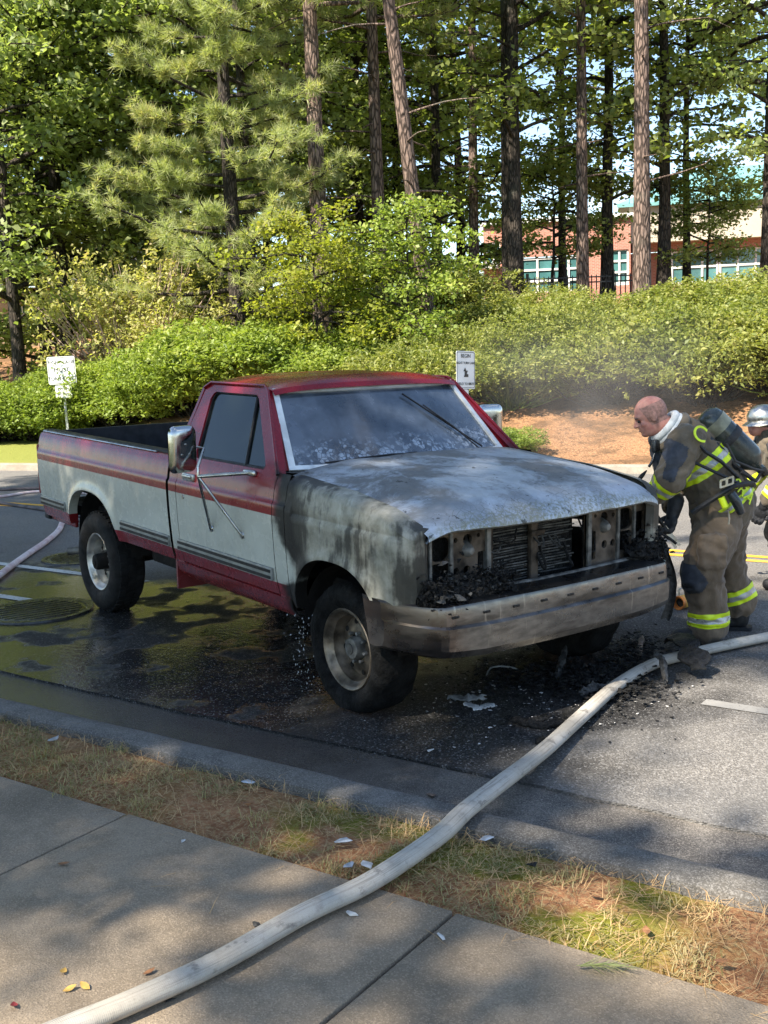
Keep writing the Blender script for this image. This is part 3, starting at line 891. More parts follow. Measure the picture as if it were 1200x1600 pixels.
def gen_broad(seed, H=15, cb=2.5, R=3.2, nl=46, nleaf=26000, leaf=.15, tr=.17, lean=(0, 0), wob=.25, twin=False, shape=.8):
    rng = np.random.default_rng(seed)
    wood = NP(); tp = trunk_line(rng, H*.96, wob, lean)
    rr = tr*(1-.82*np.clip(tp[:, 2]/H, 0, 1)); rr[0] *= 1.5; rr[1] *= 1.12
    wood.add(*tube_np(tp, rr, 10))
    if twin:
        t2 = tp.copy(); t2[:, :2] += np.stack([np.linspace(.1, .75, len(tp)), np.linspace(.15, .1, len(tp))], 1)
        wood.add(*tube_np(t2, rr*.8, 10))
    limbs = NP(); cent = []; wts = []
    for i in range(nl):
        t = (i+rng.uniform(0, 1))/nl
        h = cb + (H*.95-cb)*t**.95
        p0 = np.array([np.interp(h, tp[:, 2], tp[:, 0]), np.interp(h, tp[:, 2], tp[:, 1]), h])
        az = i*2.399+rng.uniform(-.5, .5)
        L = R*(.45+.55*math.sin(math.pi*min(1, (t*shape+.18))))*rng.uniform(.6, 1.15)
        d = np.array([math.cos(az), math.sin(az), 0])
        q = np.linspace(0, 1, 6)[:, None]
        rise = rng.uniform(.05, .55); droop = rng.uniform(.1, .45)
        pts = p0 + d*L*q + np.array([0, 0, 1])*(L*(rise*q - droop*q**2.2)) + np.cumsum(rng.normal(0, .05*L, (6, 3)), 0)*q
        r0 = max(.012, .022*L)
        limbs.add(*tube_np(pts, r0*(1-.8*q[:, 0]), 5))
        nt = 7
        for k in range(nt):
            tt = rng.uniform(.25, 1)
            b = np.array([np.interp(tt, q[:, 0], pts[:, c]) for c in range(3)])
            a2 = az + rng.choice([-1, 1])*rng.uniform(.4, 1.3)
            l2 = L*rng.uniform(.22, .45)
            e = b + np.array([math.cos(a2)*l2, math.sin(a2)*l2, rng.uniform(-.25, .25)*l2])
            mid = (b+e)/2 + rng.normal(0, .04*L, 3)
            limbs.add(*tube_np(np.stack([b, mid, e]), [r0*.35, r0*.25, r0*.1], 4))
            cent.append((b, mid, e)); wts.append(l2)
        cent.append((pts[3], pts[4], pts[5])); wts.append(L*.4)
    wts = np.array(wts); wts /= wts.sum()
    cc = np.array(cent); idx = rng.choice(len(cc), nleaf, p=wts)
    s = rng.uniform(0, 1, nleaf)[:, None]**.7
    P = np.where(s < .5, cc[idx, 0]*(1-2*s)+cc[idx, 1]*2*s, cc[idx, 1]*(2-2*s)+cc[idx, 2]*(2*s-1))
    P += rng.normal(0, 1, (nleaf, 3))*np.array([.2, .2, .13])
    lv = NP(); lv.add(*leaf_quads(rng, P, leaf, .5, .75))
    return wood, limbs, lv

def gen_pine(seed, H=18, cb=8, R=2.6, nl=40, tufts=650, nneed=46, needle=.22, tr=.2, lean=(0, 0), wob=.12, dead=5, low=0):
    rng = np.random.default_rng(seed)
    wood = NP(); tp = trunk_line(rng, H, wob, lean, 14)
    rr = tr*(1-.72*np.clip(tp[:, 2]/H, 0, 1)); rr[0] *= 1.35; rr[1] *= 1.06
    wood.add(*tube_np(tp, rr, 12))
    limbs = NP(); tips = []
    def on_trunk(h): return np.array([np.interp(h, tp[:, 2], tp[:, 0]), np.interp(h, tp[:, 2], tp[:, 1]), h])
    for i in range(nl):
        t = i/nl; h = cb + (H*.98-cb)*t; az = i*2.399+rng.uniform(-.6, .6)
        L = R*(1-.62*t)*rng.uniform(.65, 1.15)
        d = np.array([math.cos(az), math.sin(az), 0]); q = np.linspace(0, 1, 6)[:, None]
        pts = on_trunk(h) + d*L*q + np.array([0, 0, 1])*(L*(rng.uniform(-.12, .22)*q+.16*q**3)) + np.cumsum(rng.normal(0, .035*L, (6, 3)), 0)*q
        limbs.add(*tube_np(pts, (.016*L+.012)*(1-.7*q[:, 0]), 5))
        for k in range(9):
            tt = rng.uniform(.3, 1); b = np.array([np.interp(tt, q[:, 0], pts[:, c]) for c in range(3)])
            a2 = az+rng.uniform(-1.1, 1.1); l2 = L*rng.uniform(.12, .32)
            dd = np.array([math.cos(a2), math.sin(a2), rng.uniform(.0, .6)]); dd /= np.linalg.norm(dd)
            e = b+dd*l2
            limbs.add(*tube_np(np.stack([b, e]), [.012, .007], 4))
            tips.append((b, e, dd))
    for k in range(dead):
        h = rng.uniform(min(3, cb*.5), cb); az = rng.uniform(0, 6.28); L = rng.uniform(.5, 2.2)
        q = np.linspace(0, 1, 5)[:, None]; d = np.array([math.cos(az), math.sin(az), 0])
        pts = on_trunk(h)+d*L*q+np.array([0, 0, 1])*L*(.1*q-.15*q*q)+np.cumsum(rng.normal(0, .04*L, (5, 3)), 0)*q
        limbs.add(*tube_np(pts, .028*(1-.75*q[:, 0]), 5))
    idx = rng.integers(0, len(tips), tufts)
    B = np.array([t_[0] for t_ in tips])[idx]; E = np.array([t_[1] for t_ in tips])[idx]; Dr = np.array([t_[2] for t_ in tips])[idx]
    s = rng.uniform(.0, 1, (tufts, 1)); Ct = B*(1-s)+E*s + rng.normal(0, .08, (tufts, 3)); Dr = Dr + rng.normal(0, .35, (tufts, 3)); Dr /= np.linalg.norm(Dr, axis=1)[:, None]
    n = tufts*nneed
    cen = np.repeat(Ct, nneed, 0); ax = np.repeat(Dr, nneed, 0)
    rd = rng.normal(0, 1, (n, 3)); rd /= np.linalg.norm(rd, axis=1)[:, None]
    dn = ax*.55+rd*.85; dn[:, 2] += .12; dn /= np.linalg.norm(dn, axis=1)[:, None]
    L = (needle*rng.uniform(.7, 1.25, n))[:, None]
    sd = np.cross(dn, rng.normal(0, 1, (n, 3))); sd /= np.linalg.norm(sd, axis=1)[:, None]+1e-9
    w = .0085
    base = cen+ax*rng.uniform(-.06, .06, (n, 1))
    V = np.stack([base-sd*w, base+sd*w, base+dn*L], 1).reshape(-1, 3)
    F = np.arange(n*3).reshape(-1, 3)
    nd = NP(); nd.add(V, F)
    return wood, limbs, nd

def gen_shrub(seed, rx=1.5, rz=1.35, nleaf=30000, leaf=.062, lumps=9, sparse=0.0, twigs=60):
    rng = np.random.default_rng(seed)
    wood = NP()
    C_ = []
    for k in range(lumps):
        a = k*2.4+rng.uniform(-.4, .4); r = rx*.62*math.sqrt((k+.5)/lumps)
        C_.append((r*math.cos(a)*1.12, r*math.sin(a)*1.12, rz*rng.uniform(.25, .78), rx*rng.uniform(.30, .55)))
    C_ = np.array(C_)
    idx = rng.integers(0, lumps, nleaf)
    d = rng.normal(0, 1, (nleaf, 3)); d[:, 2] = np.abs(d[:, 2])*1.0-.35; d /= np.linalg.norm(d, axis=1)[:, None]
    shell = 1-np.abs(rng.normal(0, .16, nleaf))
    lump = np.array([mnoise.noise(Vector((x*3.4+seed, y*3.4, z*3.4))) for x, y, z in d])*.42
    rad_ = C_[idx, 3]*(shell+lump)
    P = C_[idx, :3] + d*rad_[:, None]*np.array([1, 1, rz/rx*.92])
    # azalea-like shoots: leaves gathered in little whorls
    k = nleaf//7
    cen = P[rng.integers(0, nleaf, k)]
    P = cen[rng.integers(0, k, nleaf)] + rng.normal(0, .055, (nleaf, 3))*np.array([1, 1, .7])
    P[:, 2] = np.maximum(P[:, 2], .03+rng.uniform(0, .1, nleaf))
    for i in range(twigs):
        a = rng.uniform(0, 6.28); r0 = rng.uniform(0, .3); b = np.array([r0*math.cos(a), r0*math.sin(a), -.15])
        e = P[rng.integers(0, nleaf)]
        mid = (b+e)/2+rng.normal(0, .1, 3)
        wood.add(*tube_np(np.stack([b, mid, e]), [.018, .012, .004], 5))
    lv = NP(); lv.add(*leaf_quads(rng, P, leaf, .7, .5))
    return wood, None, lv

PROTO = {}
def proto(key, gen, wood_mat, leaf_mat_, **kw):
    w, l, lv = gen(**kw)
    if l is not None: w.add(np.concatenate(l.V), np.concatenate(l.F))
    PROTO[key] = (w.mesh('trunk', wood_mat, True), l is None, lv.mesh('crown', leaf_mat_))

def plant(key, name, p, label, cat, rot=0, scale=1.0, group=None, tilt=(0, 0), leaf_override=None, sz=None):
    wm, is_shrub, cm = PROTO[key]
    t = thing(name, label, cat, p, group, (tilt[0], tilt[1], rot))
    t.scale = (scale, scale, sz or scale)
    obj('stem' if is_shrub else 'trunk', wm, t)
    c = obj('foliage' if is_shrub else 'crown', cm, t)
    if leaf_override:
        c.material_slots[0].link = 'OBJECT'; c.material_slots[0].material = MT[leaf_override]
    return t

proto('pineA', gen_pine, 'bark_pine', 'needle', seed=3, H=19, cb=8.2, R=3.2, nl=38, tufts=1250, nneed=32, tr=.225, dead=7)
proto('pineB', gen_pine, 'bark_pine', 'needle', seed=5, H=18, cb=7.2, R=2.8, nl=40, tufts=1150, nneed=32, tr=.17, dead=9)
proto('pineC', gen_pine, 'bark_dark', 'needle', seed=8, H=14, cb=1.9, R=3.2, nl=80, tufts=4600, tr=.22, dead=2, nneed=30, needle=.24)
proto('broadA', gen_broad, 'bark_dark', 'leaf_broad_bright', seed=11, H=16, cb=3.2, R=3.3, nl=48, nleaf=11000, leaf=.16, tr=.20)
proto('broadB', gen_broad, 'bark_dark', 'leaf_broad', seed=12, H=15, cb=2.6, R=2.6, nl=40, nleaf=5600, leaf=.16, tr=.16)
proto('broadC', gen_broad, 'bark_dark', 'leaf_broad', seed=13, H=17, cb=4.0, R=3.0, nl=46, nleaf=8500, leaf=.16, tr=.21, twin=True)
proto('broadD', gen_broad, 'bark_dark', 'leaf_broad_bright', seed=14, H=14, cb=2.2, R=3.4, nl=52, nleaf=15000, leaf=.15, tr=.16)
proto('broadE', gen_broad, 'bark_dark', 'leaf_broad', seed=15, H=15, cb=.8, R=3.6, nl=54, nleaf=13000, leaf=.17, tr=.17)
proto('sapling', gen_broad, 'bark_dark', 'leaf_yellow', seed=16, H=5.2, cb=1.4, R=2.0, nl=30, nleaf=7000, leaf=.115, tr=.06, wob=.3)
proto('canopy', gen_broad, 'bark_dark', 'leaf_broad', seed=17, H=15, cb=6.5, R=5.0, nl=60, nleaf=15500, leaf=.2, tr=.28)
proto('canopy_open', gen_broad, 'bark_dark', 'leaf_broad', seed=18, H=15, cb=6.5, R=4.6, nl=26, nleaf=2300, leaf=.22, tr=.26)
proto('shrubA', gen_shrub, 'bark_dark', 'leaf_azalea', seed=21)
proto('shrubB', gen_shrub, 'bark_dark', 'leaf_azalea', seed=22, rx=1.7, rz=1.25, lumps=13, nleaf=20000, leaf=.078, twigs=130)
proto('shrubC', gen_shrub, 'bark_dark', 'leaf_azalea_lime', seed=23, rx=1.5, rz=1.2, leaf=.075)
proto('shrubD', gen_shrub, 'twig_bare', 'leaf_dry', seed=24, rx=1.6, rz=1.9, nleaf=11000, leaf=.07, twigs=240)

# --- trees: image column of the trunk, distance, kind, size
G_PINE = 'tall pines on the bank'
G_WOOD = 'broadleaf trees on the bank'
def tree(u, D, key, label, rot, scale=1.0, tilt=(0, 0), group=None, lo=None, v=470, name=None, sz=None):
    return plant(key, name or ('pine_tree' if key.startswith('pine') else 'broadleaf_tree'), at_px(u, D, v), label, 'tree', rot, scale, group, tilt, lo, sz)
tree(1003, 27.5, 'pineA', 'stout straight pine with bare sunlit grey-brown trunk before the cream building', .4, 1.0, (0, 0), G_PINE)
tree(911, 29.5, 'pineB', 'slim pine with reddish trunk standing before the brick wall and long windows', 2.1, 1.0, (0, -.02), G_PINE)
tree(595, 29, 'pineB', 'pine with long bare side branches beside the strongly leaning pine', 4.2, 1.12, (0, 0), G_PINE)
tree(676, 26, 'pineB', 'strongly leaning pine with a pale grey trunk above the azaleas', .9, 1.12, (.075, -.10), G_PINE)
tree(503, 26.5, 'pineA', 'stout pine with brown trunk rising behind the truck cab roof', 1.7, 1.04, (0, 0), G_PINE)
tree(741, 33, 'pineB', 'thin dark pine standing by the iron fence next to the brick wall corner', 3.3, .95, (0, -.01), G_PINE)
tree(462, 33, 'pineB', 'dark trunked pine close behind the stout pine above the cab', 5.3, 1.2, (0, 0), G_PINE)
tree(372, 27, 'pineC', 'bushy young pine thick with pale needles down to the shrubs', 1.0, 1.0, (0, 0), G_PINE)
tree(270, 33, 'pineC', 'dense pine half hidden behind the bushy young pine', 3.0, 1.1, (0, 0), G_PINE)
tree(806, 29.5, 'broadC', 'twin trunked dark tree covered in leaves before the brick wall', 2.5, 1.05, (0, 0), G_WOOD)
tree(949, 32.5, 'broadB', 'dark straight tree between the slim reddish pine and the stout pine', .3, 1.1, (0, 0), G_WOOD)
tree(1037, 32, 'broadB', 'dark tree with leafy trunk close behind the stout bare pine', 2.2, 1.12, (0, 0), G_WOOD)
tree(1073, 35, 'broadB', 'slender tree with spreading crooked branches under the teal roof', 4.0, .8, (0, 0), G_WOOD)
tree(1200, 31, 'broadA', 'leafy tree reaching over the azaleas towards the cream building end', 5.1, 1.0, (0, 0), G_WOOD)
tree(684, 34, 'broadB', 'dark thin tree behind the strongly leaning pine', 1.1, 1.1, (0, 0), G_WOOD)
tree(628, 38, 'broadB', 'slim dark tree far behind the two pines with bare branches', 3.7, 1.1, (0, 0), G_WOOD)
tree(22, 30, 'broadD', 'bright leaved tree with dark trunk behind the square lane sign', .8, 1.1, (0, 0), G_WOOD)
tree(66, 33, 'broadE', 'dark trunked tree directly behind the square lane sign', 2.8, 1.0, (0, 0), G_WOOD)
tree(100, 32, 'broadA', 'dark tree rising just beside the square lane sign', 4.6, 1.05, (0, 0), G_WOOD)
tree(165, 34, 'broadE', 'dense dark tree behind the dry twiggy shrub', 1.9, 1.1, (0, 0), G_WOOD)
tree(255, 38, 'broadE', 'dense dark tree behind the bushy young pine', .2, 1.15, (0, 0), G_WOOD)
for i, (u, D, k) in enumerate([(-20, 40, 'broadE'), (90, 42, 'broadE'), (190, 44, 'broadA'), (330, 42, 'broadE'), (420, 40, 'broadE'), (540, 43, 'broadA'),
                               (610, 47, 'broadE'), (722, 41, 'broadE'), (565, 36, 'broadE'), (880, 43, 'broadB'), (1240, 40, 'broadA'), (-140, 34, 'broadE'), (395, 31, 'broadA')]):
    tree(u, D, k, 'broadleaf tree deep in the wood behind the front rank of trunks', i*1.3, 1.0+.05*(i % 4), (0, 0), 'trees deeper in the wood')
tree(490, 24.0, 'sapling', 'small yellow-green sapling in front of the stout pine above the cab', .5, .78, (0, 0), None, None, 520, 'sapling_tree')
tree(640, 24, 'sapling', 'yellowing sapling below the strongly leaning pine', 2.5, .78, (0, 0), None, 'leaf_azalea_lime', 520, 'sapling_tree')

for i, (u, D, s_) in enumerate([(862, 33, .95), (1105, 33, .75)]):
    tree(u, D, 'sapling', ['leafy young tree screening the long windows of the brick wall', 'leafy young tree screening the windows below the cream band', 'young tree at the end of the cream building behind the azaleas', 'young tree beside the stout pine before the building corner'][i], i*1.6, s_, (0, 0), None, 'leaf_broad', 480, 'sapling_tree')

# trees on the camera's side of the road; their crowns throw the shade over truck, verge and sidewalk
for i, (x, y, k, sc_) in enumerate([(-9.6, -9.2, 'canopy', .9), (-5.4, -9.0, 'canopy', .92), (-1.35, -9.6, 'canopy', .88), (-.4, -15.0, 'canopy_open', 1.05), (-6.2, -15.2, 'canopy_open', 1.1), (6.4, -14.6, 'canopy_open', 1.0)]):
    plant(k, 'shade_tree', Vector((x, y, .05)), 'tall spreading shade tree standing in the yard behind the sidewalk', 'tree', i*1.7, sc_, 'shade trees in the yard')

# --- shrubs
G_AZ = 'azaleas along the bank'
def shrub(u, D, key, label, rot, scale, v=600, group=G_AZ, sz=None, name='azalea_bush', cat='bush'):
    return plant(key, name, at_px(u, D, v), label, cat, rot, scale, group, (0, 0), None, sz)
AZ = 'dense green azalea bush on the straw bank below the iron fence'
for i, (u, D, k, s_) in enumerate([(575, 22.7, 'shrubA', 1.05), (655, 21.4, 'shrubB', 1.05), (735, 23.1, 'shrubA', 1.1), (800, 21.7, 'shrubB', 1.0), (868, 22.9, 'shrubA', 1.15), (950, 21.6, 'shrubB', 1.1),
                                   (1030, 22.6, 'shrubA', 1.15), (1110, 21.5, 'shrubB', 1.15), (1185, 22.3, 'shrubA', 1.2), (1265, 21.7, 'shrubB', 1.2)]):
    o = shrub(u, D, k, AZ, i*1.1, s_*(.82+.3*((i*71) % 10)/10), 600, 'azaleas along the foot of the bank', s_*(.72+.5*((i*37) % 10)/10))
    if i % 3 == 0: o.children[-1].material_slots[0].link = 'OBJECT'; o.children[-1].material_slots[0].material = MT['leaf_azalea_lime']
for i, (u, D, k, s_) in enumerate([(590, 25.7, 'shrubA', 1.15), (680, 25.2, 'shrubB', 1.2), (765, 26.8, 'shrubB', 1.2), (850, 26.1, 'shrubA', 1.25), (935, 26.5, 'shrubB', 1.25), (1020, 25.8, 'shrubA', 1.3),
                                   (1105, 26.3, 'shrubB', 1.3), (1190, 25.5, 'shrubA', 1.35), (1280, 25.9, 'shrubB', 1.3)]):
    shrub(u, D, k, 'dense green azalea bush higher on the bank, just under the iron fence', i*1.9+.5, s_*(.84+.2*((i*71) % 10)/10), 560, 'azaleas in the upper row of the bank', s_*(.56+.36*((i*53) % 10)/10))
for i, (u, D, s_) in enumerate([(12, 27.6, 1.1), (62, 27.0, 1.0), (128, 27.2, 1.15), (190, 26.6, 1.2), (-45, 27.6, 1.1), (245, 26.2, 1.15)]):
    shrub(u, D, 'shrubC', 'lime green leafy bush behind the lane sign at the road edge', i*2.2, s_, 640, 'lime green bushes along the road edge')
for i, (u, D, s_) in enumerate([(300, 25.4, 1.3), (362, 25.0, 1.5), (425, 24.6, 1.35), (495, 24.0, 1.15)]):
    shrub(u, D, 'shrubC', 'tall lime green bush showing over the truck bed and cab', i*1.4+.7, s_, 600, 'lime green bushes behind the truck')
shrub(205, 28.5, 'shrubD', 'dry twiggy shrub with yellowing leaves and bare reddish twigs',   .6, 1.55, 520, None, 2.1, 'dry_shrub')
shrub(275, 27.5, 'shrubD', 'low dry shrub with bare grey twigs beside the tall lime bushes', 2.6, 1.1, 560, None, 1.3, 'dry_shrub')
shrub(40, 29.5, 'shrubB', 'dark low bush between the trunks behind the lane sign', 1.6, .9, 580, None, .7)
shrub(790, 18.4, 'shrubC', 'small lime bush growing at the straw edge near the white sign', 3.1, .42, 650, None)

for i, (u, D, s_) in enumerate([(455, 30.5, 1.3), (530, 30, 1.4), (600, 29.5, 1.3), (715, 30.0, 1.2)]):
    shrub(u, D, 'shrubB', 'dark green bush between the pine trunks behind the sapling', i*1.3, s_, 560, 'bushes between the pines')
# ------------------------------------------------------------------ the pickup truck (x forward from the front axle, y to its left, z up)
RAKE = math.atan(.0303)
truck = thing('pickup_truck', 'red and white pickup truck with its burnt out front end', 'pickup truck', (0, 0, 0), None, (0, RAKE, 0))
def lvl(x, z):            # world height over the road -> height in the truck's own (raked) space
    return z + .0303*x
PA = MT['truck_paint']

ZS = [.40, .47, .52, .60, .66, .80, .92, 1.00, 1.05, 1.085, 1.097, 1.15, 1.21, 1.25, 1.30]
YS = [.90, .925, .95, .972, .982, .992, .998, 1.0, 1.0, .998, .988, .980, .966, .945, .915]
def ys(z): return float(np.interp(z, ZS, YS))
def arch(x, xc, w, zt, zc=.36, e=2.5):
    d = abs(x-xc)/w
    return -1 if d >= 1 else zc+(zt-zc)*(1-d**e)**(1/e)

def side_panel(sg, x0, x1, zbot, ztop, arches=(), step=.06, roll=None, lip=.05, ytop=None):
    """a body side from x0 to x1 with wheel openings; sg -1 right, +1 left"""
    xs = set(np.linspace(x0, x1, max(2, int(abs(x1-x0)/step))).round(4))
    for (xc, w, zt) in arches:
        for k in range(41):
            xx = xc+w*.9999*math.cos(math.pi*k/40)
            if min(x0, x1) < xx < max(x0, x1): xs.add(round(xx, 4))
        for q in (-1, 1):
            xx = xc+q*w*1.001
            if min(x0, x1) < xx < max(x0, x1): xs.add(round(xx, 4))
    m = MB(); rows = []
    up = [1.0, 1.03, 1.06, 1.083, 1.090, 1.097, 1.12, 1.16, 1.20]
    for x in sorted(xs):
        zb = zbot(x) if callable(zbot) else zbot
        fl = 0.0
        for (xc, w, zt) in arches:
            zb = max(zb, arch(x, xc, w, zt))
        zt_ = ztop(x) if callable(ztop) else ztop
        row = [(x, sg*(ys(zb)-lip), zb+.002)]
        zz = [zb+(.985-zb)*t for t in (0, .05, .12, .22, .35, .5, .65, .8, .92)] + [u for u in up if u < zt_-.02] + [zt_]
        for z in zz:
            y = ys(z)
            for (xc, w, zt) in arches:                    # raised lip round the wheel opening
                dx = (x-xc)/w; dzz = (z-.36)/(zt-.36)
                rr = (abs(dx)**2.5+max(0, dzz)**2.5)**(1/2.5) if z > .36 else 9
                y += .022*math.exp(-((rr-1.0)/.10)**2)
            row.append((x, sg*y, z))
        if roll:
            for (dy, dz) in roll: row.append((x, sg*(ys(zt_)+dy), zt_+dz))
        rows.append(row)
    n = min(len(r) for r in rows)
    rows = [r[:n-1]+[r[-1]] if len(r) > n else r for r in rows]
    m.grid(rows)
    return m

# ---- bed (cargo box)
BX0, BX1, BT = -4.47, -1.985, 1.25
bed = None
for sg in (-1, 1):
    m = side_panel(sg, BX0, BX1, .535, BT-.02, [(-3.36, .50, .862)], roll=[(-.012, .012), (-.03, .02)])
    o = m.build('bed_side', PA, truck, 35)
    # rail: black cap with a bright strip
    m = MB(); m.box(((BX0+BX1)/2, sg*.885, BT+.006), (BX1-BX0, .085, .022), None, .006)
    m.build('rail_cap', MT['black_plastic'], o, 40)
    m = MB(); m.tube([(BX0+.02, sg*.935, BT+.004), (BX1-.25, sg*.935, BT+.004)], .006, 6)
    m.build('rail_strip', MT['chrome_dull'], o)
    # side moulding
    for a, b in ((-4.46, -3.92), (-2.80, -1.995)):
        m = MB(); m.box(((a+b)/2, sg*.988, .665), (b-a, .018, .075), None, .004); mo = m.build('side_moulding', MT['moulding_grey'], o, 40)
        m = MB()
        for z in (.645, .682): m.box(((a+b)/2, sg*.998, z), (b-a-.01, .006, .018))
        m.build('moulding_insert', MT['black_plastic'], mo)
    # red lower skirt ahead of the rear bumper, tucked in under the side
    m = MB(); m.box((-4.17, sg*.90, .55), (.54, .03, .13), None, .01); m.build('skirt', PA, o, 40)
# inner walls, floor and front wall of the bed, ribbed black liner
m = MB()
m.box(((BX0+BX1)/2, 0, .80), (BX1-BX0-.04, 1.7, .04))
for sg in (-1, 1): m.box(((BX0+BX1)/2, sg*.855, 1.02), (BX1-BX0-.04, .03, .46))
m.box((BX1-.03, 0, 1.02), (.05, 1.74, .46)); m.box((BX0+.02, 0, 1.02), (.05, 1.74, .46))
liner = m.build('bed_liner', MT['bed_liner'], truck)
for sg in (-1, 1):
    for k in range(22):
        x = BX0+.12+k*.11
        m = MB(); m.box((x, sg*.834, 1.02), (.05, .018, .36), None, .006); m.build('liner_rib', MT['bed_liner'], liner, 40)
for k in range(13):
    m = MB(); m.box((BX1-.06, -.72+k*.12, 1.02), (.018, .05, .36), None, .006); m.build('liner_rib', MT['bed_liner'], liner, 40)
m = MB(); m.box((BX0-.012, 0, .98), (.05, 1.84, .52), None, .015)
tail = m.build('tailgate', PA, truck, 40)
for sg in (-1, 1):
    m = MB(); m.box((BX0-.018, sg*.955, .93), (.035, .075, .42), None, .012); m.build('tail_light', MT['paint_inner_red'], truck, 40)
m = MB(); m.box((BX1+.01, 0, .78), (.02, 1.9, .9)); m.build('bed_front_panel', PA, truck)
# rear bumper
m = MB(); m.box((-4.60, 0, .545), (.17, 1.72, .13), None, .015)
rb = m.build('rear_bumper', MT['black_plastic'], truck, 40)
for sg in (-1, 1):
    m = MB(); m.box((-4.63, sg*.87, .54), (.11, .05, .15), None, .015); m.build('bumper_end', MT['black_plastic'], rb, 40)

# ---- cab
CX0, DX0, DX1 = -1.95, -1.835, -.61      # cab back, door edges
for sg in (-1, 1):
    m = side_panel(sg, CX0, DX0-.006, .47, 1.25, step=.03)
    cq = m.build('cab_corner', PA, truck, 35)
    m = side_panel(sg, DX0, DX1, .545, 1.255, step=.08)
    door = m.build('door', PA, truck, 35)
    m = MB(); m.box((-1.24, sg*.992, .665), (1.22, .018, .075), None, .004); mo = m.build('side_moulding', MT['moulding_grey'], door, 40)
    m = MB()
    for z in (.645, .682): m.box((-1.24, sg*1.002, z), (1.2, .006, .018))
    m.build('moulding_insert', MT['black_plastic'], mo)
    # handle and lock
    m = MB(); m.box((-1.66, sg*.985, 1.135), (.16, .03, .05), None, .01); m.box((-1.66, sg*1.002, 1.142), (.12, .022, .022), None, .008)
    m.build('handle', MT['chrome_dull'], door, 40)
    m = MB(); m.lathe([(0, .006), (.014, .006), (.016, 0)], (-1.73, sg*1.0, 1.0), (0, sg, 0), 14); m.build('lock', MT['chrome_dull'], door, 40)
    # rocker below the door
    m = MB()
    rows = [[(x, sg*.90, .42), (x, sg*.945, .47), (x, sg*.962, .535), (x, sg*.93, .545)] for x in np.linspace(CX0, -.48, 12)]
    m.grid(rows); m.build('rocker', PA, truck, 35)
    # mud guard flap line behind front wheel
    m = side_panel(sg, DX1+.006, -.475, .46, 1.26, step=.03)
    m.build('cowl_side', PA, truck, 35)

# greenhouse side: frame with a window opening
def gy(z): return .948-(z-1.245)*.47
def ghx(x, z): return x
for sg in (-1, 1):
    outer = [(-1.945, 1.245), (-1.935, 1.40), (-1.90, 1.60), (-1.845, 1.70), (-1.78, 1.735), (-1.10, 1.735), (-1.035, 1.705), (-.60, 1.245)]
    inner = [(-1.63, 1.262), (-1.665, 1.30), (-1.735, 1.63), (-1.72, 1.665), (-1.69, 1.678), (-1.165, 1.678), (-1.125, 1.655), (-.775, 1.285), (-.785, 1.262)]
    m = MB(); m.plate(outer, [inner], lambda a, b, t, sg=sg: (a, sg*(gy(b)-t), b), .05)
    gh = m.build('window_frame', PA, truck, 30)
    m = MB(); m.plate(inner, [], lambda a, b, t, sg=sg: (a, sg*(gy(b)-.022-t), b), .005)
    gl = m.build('side_window', MT['side_glass'], truck)
    # seal, vent divider
    seal = [(a, b) for a, b in inner]
    cx = sum(a for a, b in inner)/len(inner); cz = sum(b for a, b in inner)/len(inner)
    inn = [(cx+(a-cx)*.965, cz+(b-cz)*.95) for a, b in inner]
    m = MB(); m.plate(seal, [inn], lambda a, b, t, sg=sg: (a, sg*(gy(b)-.012-t), b), .012); m.build('window_seal', MT['black_plastic'], gl)
    m = MB(); m.tube([(-1.02, sg*(gy(1.27)-.016), 1.265), (-1.165, sg*(gy(1.655)-.016), 1.66)], .011, 6); m.build('vent_divider', MT['black_plastic'], gl)
    # drip rail
    m = MB(); m.tube([(-.605, sg*(gy(1.25)+.008), 1.25), (-1.03, sg*(gy(1.70)+.010), 1.705), (-1.09, sg*(gy(1.735)+.012), 1.737), (-1.78, sg*(gy(1.735)+.012), 1.737), (-1.86, sg*(gy(1.70)+.008), 1.70)], .010, 6)
    m.build('drip_rail', PA, truck, 60)
# roof
rows = []
for i in range(25):
    t = i/24; xr = -1.88+.03*0
    row = []
    for j in range(25):
        v = -1+2*j/24
        xf = -1.015+.075*(1-v*v)                      # front edge bows forward
        x = -1.885 + (xf+1.885)*t
        e = (1-abs(v)**3.2); fx = 1-abs(2*t-1)**6
        z = 1.727 + .062*e**.8*(.55+.45*fx) - .018*(1-fx)
        y = v*(.728+.0)
        row.append((x, y, z))
    rows.append(row)
m = MB(); m.grid(rows)
m.grid([[(p[0]+.0, p[1], p[2]) for p in rows[-1]], [(p[0]+.03, p[1]*.995, p[2]-.03) for p in rows[-1]]])
m.grid([[(p[0], p[1], p[2]) for p in rows[0]], [(p[0]-.03, p[1]*1.0, p[2]-.035) for p in rows[0]]])
m.build('roof', PA, truck, 40)
# cab back
m = MB()
outer = [(-.94, .48), (.94, .48), (.945, 1.245), (.74, 1.70), (-.74, 1.70), (-.945, 1.245)]
inner = rrect(0, 1.47, 1.25, .36, .05)
m.plate(outer, [inner], lambda a, b, t: (-1.93-.0+max(0, b-1.4)*.14+t, a, b), .03)
m.build('cab_back', PA, truck)
m = MB(); m.plate(inner, [], lambda a, b, t: (-1.92+max(0, b-1.4)*.14+t, a, b), .005); m.build('rear_window', MT['side_glass'], truck)

